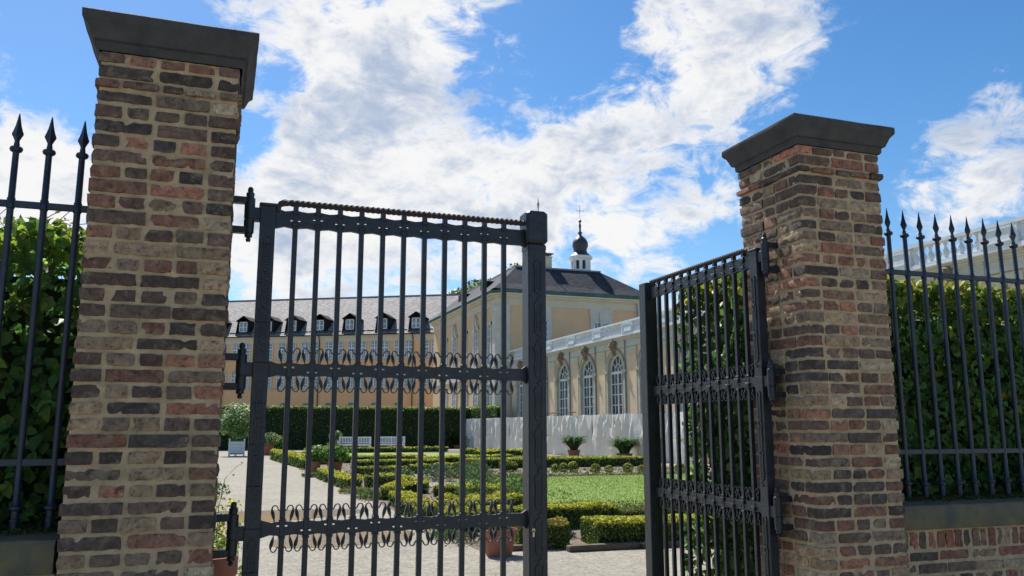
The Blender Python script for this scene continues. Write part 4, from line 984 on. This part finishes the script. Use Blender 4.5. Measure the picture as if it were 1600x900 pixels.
ch.lathe([(.1,15.99),(.14,16.05),(.0,16.2)],25.32,59.5,8); PB('chimney_cowl', ch, M['rust'], roof)
# lantern cupola on the deck
cu = thing('tmp','','') if False else None
CX_,CY_ = 28.85,60.3
cb = MB()
for k in range(8):
    a = 2*PI*k/8+PI/8; x,y = CX_+.72*math.cos(a),CY_+.72*math.sin(a); cb.box(x-.11,x+.11,y-.11,y+.11,14.6,15.85)
cb.lathe([(.95,14.5),(.95,14.95),(.85,14.96)],CX_,CY_,8); cb.lathe([(.8,15.75),(.86,15.85),(1.02,15.95),(1.05,16.12),(.98,16.16),(.8,16.17)],CX_,CY_,16)
cup = PB('cupola', cb, M['white'], roof)
cb = MB(); cb.lathe([(.55,14.9),(.55,15.8)],CX_,CY_,10); PB('louvres', cb, M['dark'], roof)
cb = MB(); cb.lathe([(1.0,16.165),(.82,16.3),(.62,16.5),(.55,16.72),(.58,16.85),(.66,17.0),(.69,17.2),(.66,17.42),(.55,17.65),(.38,17.85),(.2,18.0),(.12,18.1),(.12,18.2),(.2,18.24),(.2,18.32),(.1,18.36),(.075,18.6),(.11,18.9),(.07,19.15),(.05,19.2),(.13,19.26),(.14,19.36),(.06,19.46),(.0,19.5)],CX_,CY_,16)
PB('onion_dome', cb, M['onion'], roof, True)
cb = MB(); cb.tube([(CX_,CY_,19.4),(CX_,CY_,20.75)],.018,6); cb.tube([(CX_-.36,CY_,20.25),(CX_+.36,CY_,20.25)],.015,6); cb.tube([(CX_,CY_-.25,20.25),(CX_,CY_+.25,20.25)],.015,6)
for sx in (-.36,.36): cb.lathe([(0,20.20),(.04,20.25),(0,20.30)],CX_+sx,CY_,6)
PB('cross', cb, M['dark'], roof)
cb = MB(); cb.tube([(24.85,60,zr),(24.85,60,20.6)],.045,6); cb.lathe([(.05,20.0),(.12,20.35),(.05,20.6),(.03,20.8),(0,21.1)],24.85,60,8); PB('roof_spire', cb, M['gold'], roof)
cb = MB(); cb.tube([(27.75,59.2,zr),(27.75,59.2,16.6)],.014,5); cb.tube([(27.2,59.2,16.5),(27.9,59.2,16.5)],.012,5); PB('aerial', cb, M['dark'], roof)
# two dormers on the left slope
for yy_ in (62.2,69.2):
    q = MB(); x0,z0 = 20.7,13.2
    q.add([(x0,yy_-.9,13.0),(x0,yy_+.9,13.0),(x0,yy_+.9,13.75),(x0,yy_-.9,13.75),(22.0,yy_-.9,13.75),(22.0,yy_+.9,13.75),(21.0,yy_-.9,13.1),(21.0,yy_+.9,13.1)], [(0,1,2,3),(3,2,5,4),(0,3,4,6),(1,7,5,2)])
    PB('dormer', q, M['slated'], roof)
# corner pilaster, rusticated base, downpipes
cp = MB()
for (z0,z1,o_) in ((0,2.6,.10),(2.6,6.2,.08),(6.2,6.5,.14),(6.5,10.55,.07),(10.55,11.0,.14)):
    q = [(20-o_,56.2+1.2),(20-o_,56.2+c_-o_*.41),(20+c_-o_*.41,56.2-o_),(20.95,56.2-o_),(20.95,56.4),(20.2,57.4)]; n = 6
    cp.add([(x,y,z0) for x,y in q]+[(x,y,z1) for x,y in q], [tuple(range(n))[::-1],tuple(range(n,2*n))]+[(i,(i+1)%n,(i+1)%n+n,i+n) for i in range(n)])
PB('corner_pilaster', cp, M['trim'])
dp = MB(); dp.tube([(19.75,59.7,11.6),(19.78,59.3,11.0),(19.78,59.2,10.4),(19.82,59.2,0)],.07,8); PB('downpipe', dp, M['dark'])
def wn_left(yc, z0, z1, w, orn):
    f = MB(); x = 20
    for a,b_ in ((yc-w/2-.22,yc-w/2),(yc+w/2,yc+w/2+.22)): f.box(x-.08,x+.02,a,b_,z0-.1,z1+.25)
    f.box(x-.14,x+.02,yc-w/2-.3,yc+w/2+.3,z0-.25,z0-.1); f.box(x-.11,x+.02,yc-w/2-.22,yc+w/2+.22,z1,z1+.25)
    if orn:
        f.prism([(yc-.62,z1+.25),(yc+.62,z1+.25),(yc+.45,z1+.75),(yc+.25,z1+1.1),(yc-.25,z1+1.1),(yc-.45,z1+.75)], 0,0.12); 
        k_ = 12; n0 = len(f.v)-k_
        for i in range(k_): xx_,y_,z_ = f.v[n0+i]; f.v[n0+i] = (20-y_*1.6, xx_, z_)
        f.box(x-.28,x,yc-.16,yc+.16,z1-.2,z1+1.25)
    fo = PB('window_surround', f, M['trim'])
    g_ = MB(); g_.add([(x-.02,yc-w/2,z0-.1),(x-.02,yc+w/2,z0-.1),(x-.02,yc+w/2,z1),(x-.02,yc-w/2,z1)],[(0,1,2,3)]); PB('pane', g_, M['glassb'], fo, fix=False)
    m_ = MB(); m_.box(x-.06,x-.025,yc-.05,yc+.05,z0-.1,z1)
    for s_ in (-.5,.5): m_.box(x-.05,x-.025,yc+s_*w/2-.02,yc+s_*w/2+.02,z0-.1,z1)
    for s_ in (-1,1): m_.box(x-.06,x-.025,min(yc+s_*w/2,yc+s_*(w/2-.07)),max(yc+s_*w/2,yc+s_*(w/2-.07)),z0-.1,z1)
    k = z0+.5
    while k < z1-.2: m_.box(x-.05,x-.025,yc-w/2,yc+w/2,k-.02,k+.02); k += .55
    PB('glazing_bars', m_, M['white'], fo)
for yc in (58.55,61.9,65.2,68.5,71.8): wn_left(yc, 6.6, 9.6, 1.15, yc in (61.9,68.5)); wn_left(yc, 1.4, 4.9, 1.15, False)
bd = MB(); bd.box(19.92,20.02,57.7,PY1,5.6,5.95); PB('string_course', bd, M['trim'])
def wn_front(xc, z0, z1, w, orn):
    f = MB(); y = 56.2
    for a,b_ in ((xc-w/2-.28,xc-w/2),(xc+w/2,xc+w/2+.28)): f.box(a,b_,y-.08,y+.02,z0-.1,z1+.3)
    f.box(xc-w/2-.34,xc+w/2+.34,y-.14,y+.02,z0-.3,z0-.1); f.box(xc-w/2,xc+w/2,y-.082,y+.02,z1,z1+.3)
    if orn:
        f.prism([(xc-w/2-.3,z1+.3),(xc+w/2+.3,z1+.3),(xc+w/2+.38,z1+1.05),(xc-w/2-.38,z1+1.05)], y-.12, y+.02); f.prism([(xc-.14,z1-.25),(xc+.14,z1-.25),(xc+.22,z1+.8),(xc-.22,z1+.8)], y-.2, y+.02)
    else: f.box(xc-w/2-.28,xc+w/2+.28,y-.06,y+.02,z1+.3,11.0)
    fo = PB('window_surround', f, M['trim'])
    g_ = MB(); g_.add([(xc-w/2,y-.02,z0-.1),(xc+w/2,y-.02,z0-.1),(xc+w/2,y-.02,z1),(xc-w/2,y-.02,z1)],[(0,1,2,3)]); PB('pane', g_, M['glassb'], fo, fix=False)
    m_ = MB(); m_.box(xc-.05,xc+.05,y-.06,y-.025,z0-.1,z1)
    for s_ in (-.5,.5): m_.box(xc+s_*w/2-.018,xc+s_*w/2+.018,y-.05,y-.025,z0-.1,z1)
    for s_ in (-1,1): m_.box(min(xc+s_*w/2,xc+s_*(w/2-.08)),max(xc+s_*w/2,xc+s_*(w/2-.08)),y-.06,y-.025,z0-.1,z1)
    m_.box(xc-w/2,xc+w/2,y-.06,y-.025,z1-.07,z1); k = z0+.45
    while k < z1-.2: m_.box(xc-w/2,xc+w/2,y-.05,y-.025,k-.018,k+.018); k += .45
    PB('glazing_bars', m_, M['white'], fo)
wn_front(23.55, 6.8, 9.95, 1.2, False); wn_front(28.75, 7.6, 9.95, 1.35, True)
st_ = MB(); st_.box(32.1,32.6,56.14,56.22,6,11.0); PB('end_strip', st_, M['trim'])
dp = MB(); dp.tube([(31.95,56.05,11.6),(31.95,56.05,6)],.05,6); PB('downpipe', dp, M['lead'])

# ------------------------------------------------------------------ long ochre range behind
ang = math.atan2(.5,-.866)
nb = thing('palace_range', 'long ochre palace range with slate roof and a row of dormers', 'building', (23.33,86.32,0), ang)
# local: +x runs left along the front, the front faces local +y
EZ = 11.75; SL = 46; b = MB(); b.box(-6,SL,-12,0,0,EZ); 
PBn = lambda name, mb, m, parent=nb, smooth=False, fix=True: put(name, mb, m, parent, smooth, fix=fix)
PBn('wall', b, M['stucco'])
e = MB(); e.box(-6,SL,.0,.12,EZ-.02,EZ+.12); e.box(-6,SL,.0,.28,EZ+.12,EZ+.30); e.box(-6,SL,.002,.06,EZ-.45,EZ-.02); PBn('cornice', e, M['trimc'])
e = MB(); e.tube([(-6,.42,EZ+.36),(SL,.42,EZ+.36)],.08,8); PBn('gutter', e, M['dark'])
RZ, RD = 17.5, 6.4
q = [[(SL,.38,EZ+.32),(-6,.38,EZ+.32),(-6,-RD,RZ),(SL,-RD,RZ)],[(-6,-2*RD-.4,EZ+.32),(SL,-2*RD-.4,EZ+.32),(SL,-RD,RZ),(-6,-RD,RZ)]]
nroof = uv_mesh('roof', q, M['slate'], nb)
rg = MB(); rg.tube([(-6,-RD,RZ+.03),(SL,-RD,RZ+.03)],.09,6); PBn('ridge', rg, M['lead'], nroof)
sn_ = MB()
for k in range(-4,44): sn_.box(k+.0,k+.9,.05,.08,EZ+.75,EZ+.9)
PBn('snow_guard', sn_, M['dark'], nroof)
def win(s, z0, z1, w, first=[None]):
    f = MB(); h = w/2
    arc = [(s-h,z1-.12),(s-h*.5,z1-.03),(s,z1),(s+h*.5,z1-.03),(s+h,z1-.12)]
    g = MB(); g.add([(s-h,.03,z0),(s+h,.03,z0)]+[(x,.03,z) for x,z in arc[::-1]], [tuple(range(7))])
    f.box(s-h-.10,s-h,.0,.07,z0-.02,z1-.1); f.box(s+h,s+h+.10,.0,.07,z0-.02,z1-.1); f.box(s-h-.18,s+h+.18,.0,.14,z0-.16,z0-.02)
    f.strap([(x,z+.06) for x,z in arc], .14, .0,.07)
    o = PBn('window', f, M['wtrim']); PBn('pane', g, M['glassb'], o, fix=False)
    m_ = MB(); m_.box(s-.05,s+.05,.032,.07,z0,z1-.02); m_.box(s-h,s+h,.032,.065,z0+(z1-z0)*.62-.05,z0+(z1-z0)*.62+.05)
    for k in (-1,1):
        m_.box(s+k*h*.52-.016,s+k*h*.52+.016,.032,.055,z0,z1-.08); m_.box(min(s+k*h,s+k*(h-.06)),max(s+k*h,s+k*(h-.06)),.032,.066,z0,z1-.1)
    for k in (.2,.41,.82): m_.box(s-h,s+h,.032,.055,z0+(z1-z0)*k-.016,z0+(z1-z0)*k+.016)
    m_.box(s-h,s+h,.032,.066,z0,z0+.06)
    PBn('glazing_bars', m_, M['white'], o); return o
tmpl = []
def win_copy(src, ds):
    c = copy_tree(src, nb); c.location = (ds,0,0)
uw = win(0,9.42,11.32,.95); lw = win(0,6.1,8.05,.95); first = True
def basement():
    f = MB(); f.box(-.55,.55,0,.06,3.98,4.1); f.strap([(-.5,4.28),(-.3,4.42),(0,4.47),(.3,4.42),(.5,4.28)],.1,0,.06); g = MB(); g.add([(-.48,.03,4.05),(.48,.03,4.05),(.3,.03,4.4),(0,.03,4.45),(-.3,.03,4.4)],[(0,1,2,3,4)])
    o = PBn('basement_window', f, M['trim']); PBn('pane', g, M['glass'], o, fix=False); return o
bw = basement()
ss = []
for k in range(13):
    c0 = [1.3,4.42,7.25,10.0,12.8,15.7,18.6][k] if k < 7 else 18.6+2.85*(k-6)
    ss += [c0-.62, c0+.62]
for i, s in enumerate(ss):
    if i == 0: uw.location = (s,0,0); lw.location = (s,0,0)
    else: win_copy(uw, s); win_copy(lw, s)
for k in range(15):
    s = 2.2+2.75*k
    if k == 0: bw.location = (s,0,0)
    else: win_copy(bw, s)
for s in (14.55,3.3,26.5): d = MB(); d.tube([(s,.36,EZ+.3),(s,.12,EZ-.4),(s,.12,0)],.06,6); PBn('downpipe', d, M['dark'])
def dormer():
    b_ = MB(); w = .78; z0,z1 = 12.3,14.05
    sy = lambda z: .38-(z-EZ-.32)*(RD+.38)/(RZ-EZ-.32)   # roof surface y at height z
    yf = -.15
    b_.add([(-w-.1,yf,z0),(w+.1,yf,z0),(w,yf,z1),(-w,yf,z1),(w,sy(z1),z1),(-w,sy(z1),z1),(w+.1,sy(z0),z0),(-w-.1,sy(z0),z0)],[(0,1,2,3),(1,6,4,2),(0,3,5,7)])
    o = PBn('dormer', b_, M['slated'], nroof, fix=False)
    r = MB(); zp = 14.62; v = [(-w-.16,yf+.16,z1-.06),(0,yf+.16,zp),(w+.16,yf+.16,z1-.06),(-w-.16,sy(z1)-.1,z1-.06),(0,sy(zp)-.1,zp),(w+.16,sy(z1)-.1,z1-.06)]
    r.add(v,[(0,1,4,3),(1,2,5,4),(0,2,1)]); r.add([(x,y,z+.07) for x,y,z in v],[(0,1,4,3),(1,2,5,4),(0,2,1)]); PBn('dormer_roof', r, M['slated'], o, fix=False)
    f = MB(); f.box(-.50,-.42,yf,yf+.06,12.75,13.95); f.box(.42,.50,yf,yf+.06,12.75,13.95); f.box(-.5,.5,yf,yf+.06,13.87,13.95); f.box(-.5,.5,yf,yf+.06,12.75,12.83); f.box(-.05,.05,yf+.0,yf+.05,12.8,13.9); f.box(-.45,.45,yf,yf+.045,13.3,13.36)
    PBn('dormer_window', f, M['white'], o); g = MB(); g.add([(-.45,yf+.02,12.8),(.45,yf+.02,12.8),(.45,yf+.02,13.9),(-.45,yf+.02,13.9)],[(0,1,2,3)]); PBn('pane', g, M['glassb'], o, fix=False)
    return o
d0 = dormer()
for i, s in enumerate((3.05,7.0,11.0,14.7,18.1,21.2,24.3,27.8,31.5)):
    if i == 0: d0.location = (s,0,0)
    else: c = copy_tree(d0, nroof); c.location = (s,0,0)

# ------------------------------------------------------------------ tree behind the roofs
def tree(label, x, y, h, cr, n, s):
    t = thing('broadleaf_tree', label, 'tree', (x,y,0)); tb = MB(); tb.tube([(0,0,0),(.2,.1,h*.25),(0,.2,h*.5),(.1,0,h*.8)],[.7,.5,.35,.1],10)
    cen = []
    for k in range(26):
        a = rng.random()*2*PI; e_ = rng.uniform(-.3,1.0); rr = cr*(.35+.5*rng.random()); p = Vector((rr*math.cos(a)*math.cos(e_),rr*math.sin(a)*math.cos(e_),h*.62+rr*math.sin(e_)*1.0)); cen.append((p,cr*rng.uniform(.22,.38)))
        tb.tube([(0,.1,h*(.3+.2*rng.random())),tuple(p*.6+Vector((0,0,h*.2))),tuple(p)],[.16,.1,.04],5)
    put('trunk', tb, M['bark'], t, True); P_ = []; N_ = []
    for p,r in cen:
        m_ = n//26; v = rng.normal(size=(m_,3)); v /= np.linalg.norm(v,axis=1)[:,None]; q = r*(.55+.5*rng.random(m_)); P_.append(np.array(p)+v*q[:,None]*np.array([1,1,.75])); N_.append(v)
    leaves('crown', np.concatenate(P_), s, M['leaf'], t, base=(.10,.15,.03), alt=(.2,.24,.05), altp=.3, nrm=np.concatenate(N_), tilt=1.3)
tree('broad green tree rising behind the palace roofs', 37.0,108,27.5,8.3,26000,.42)
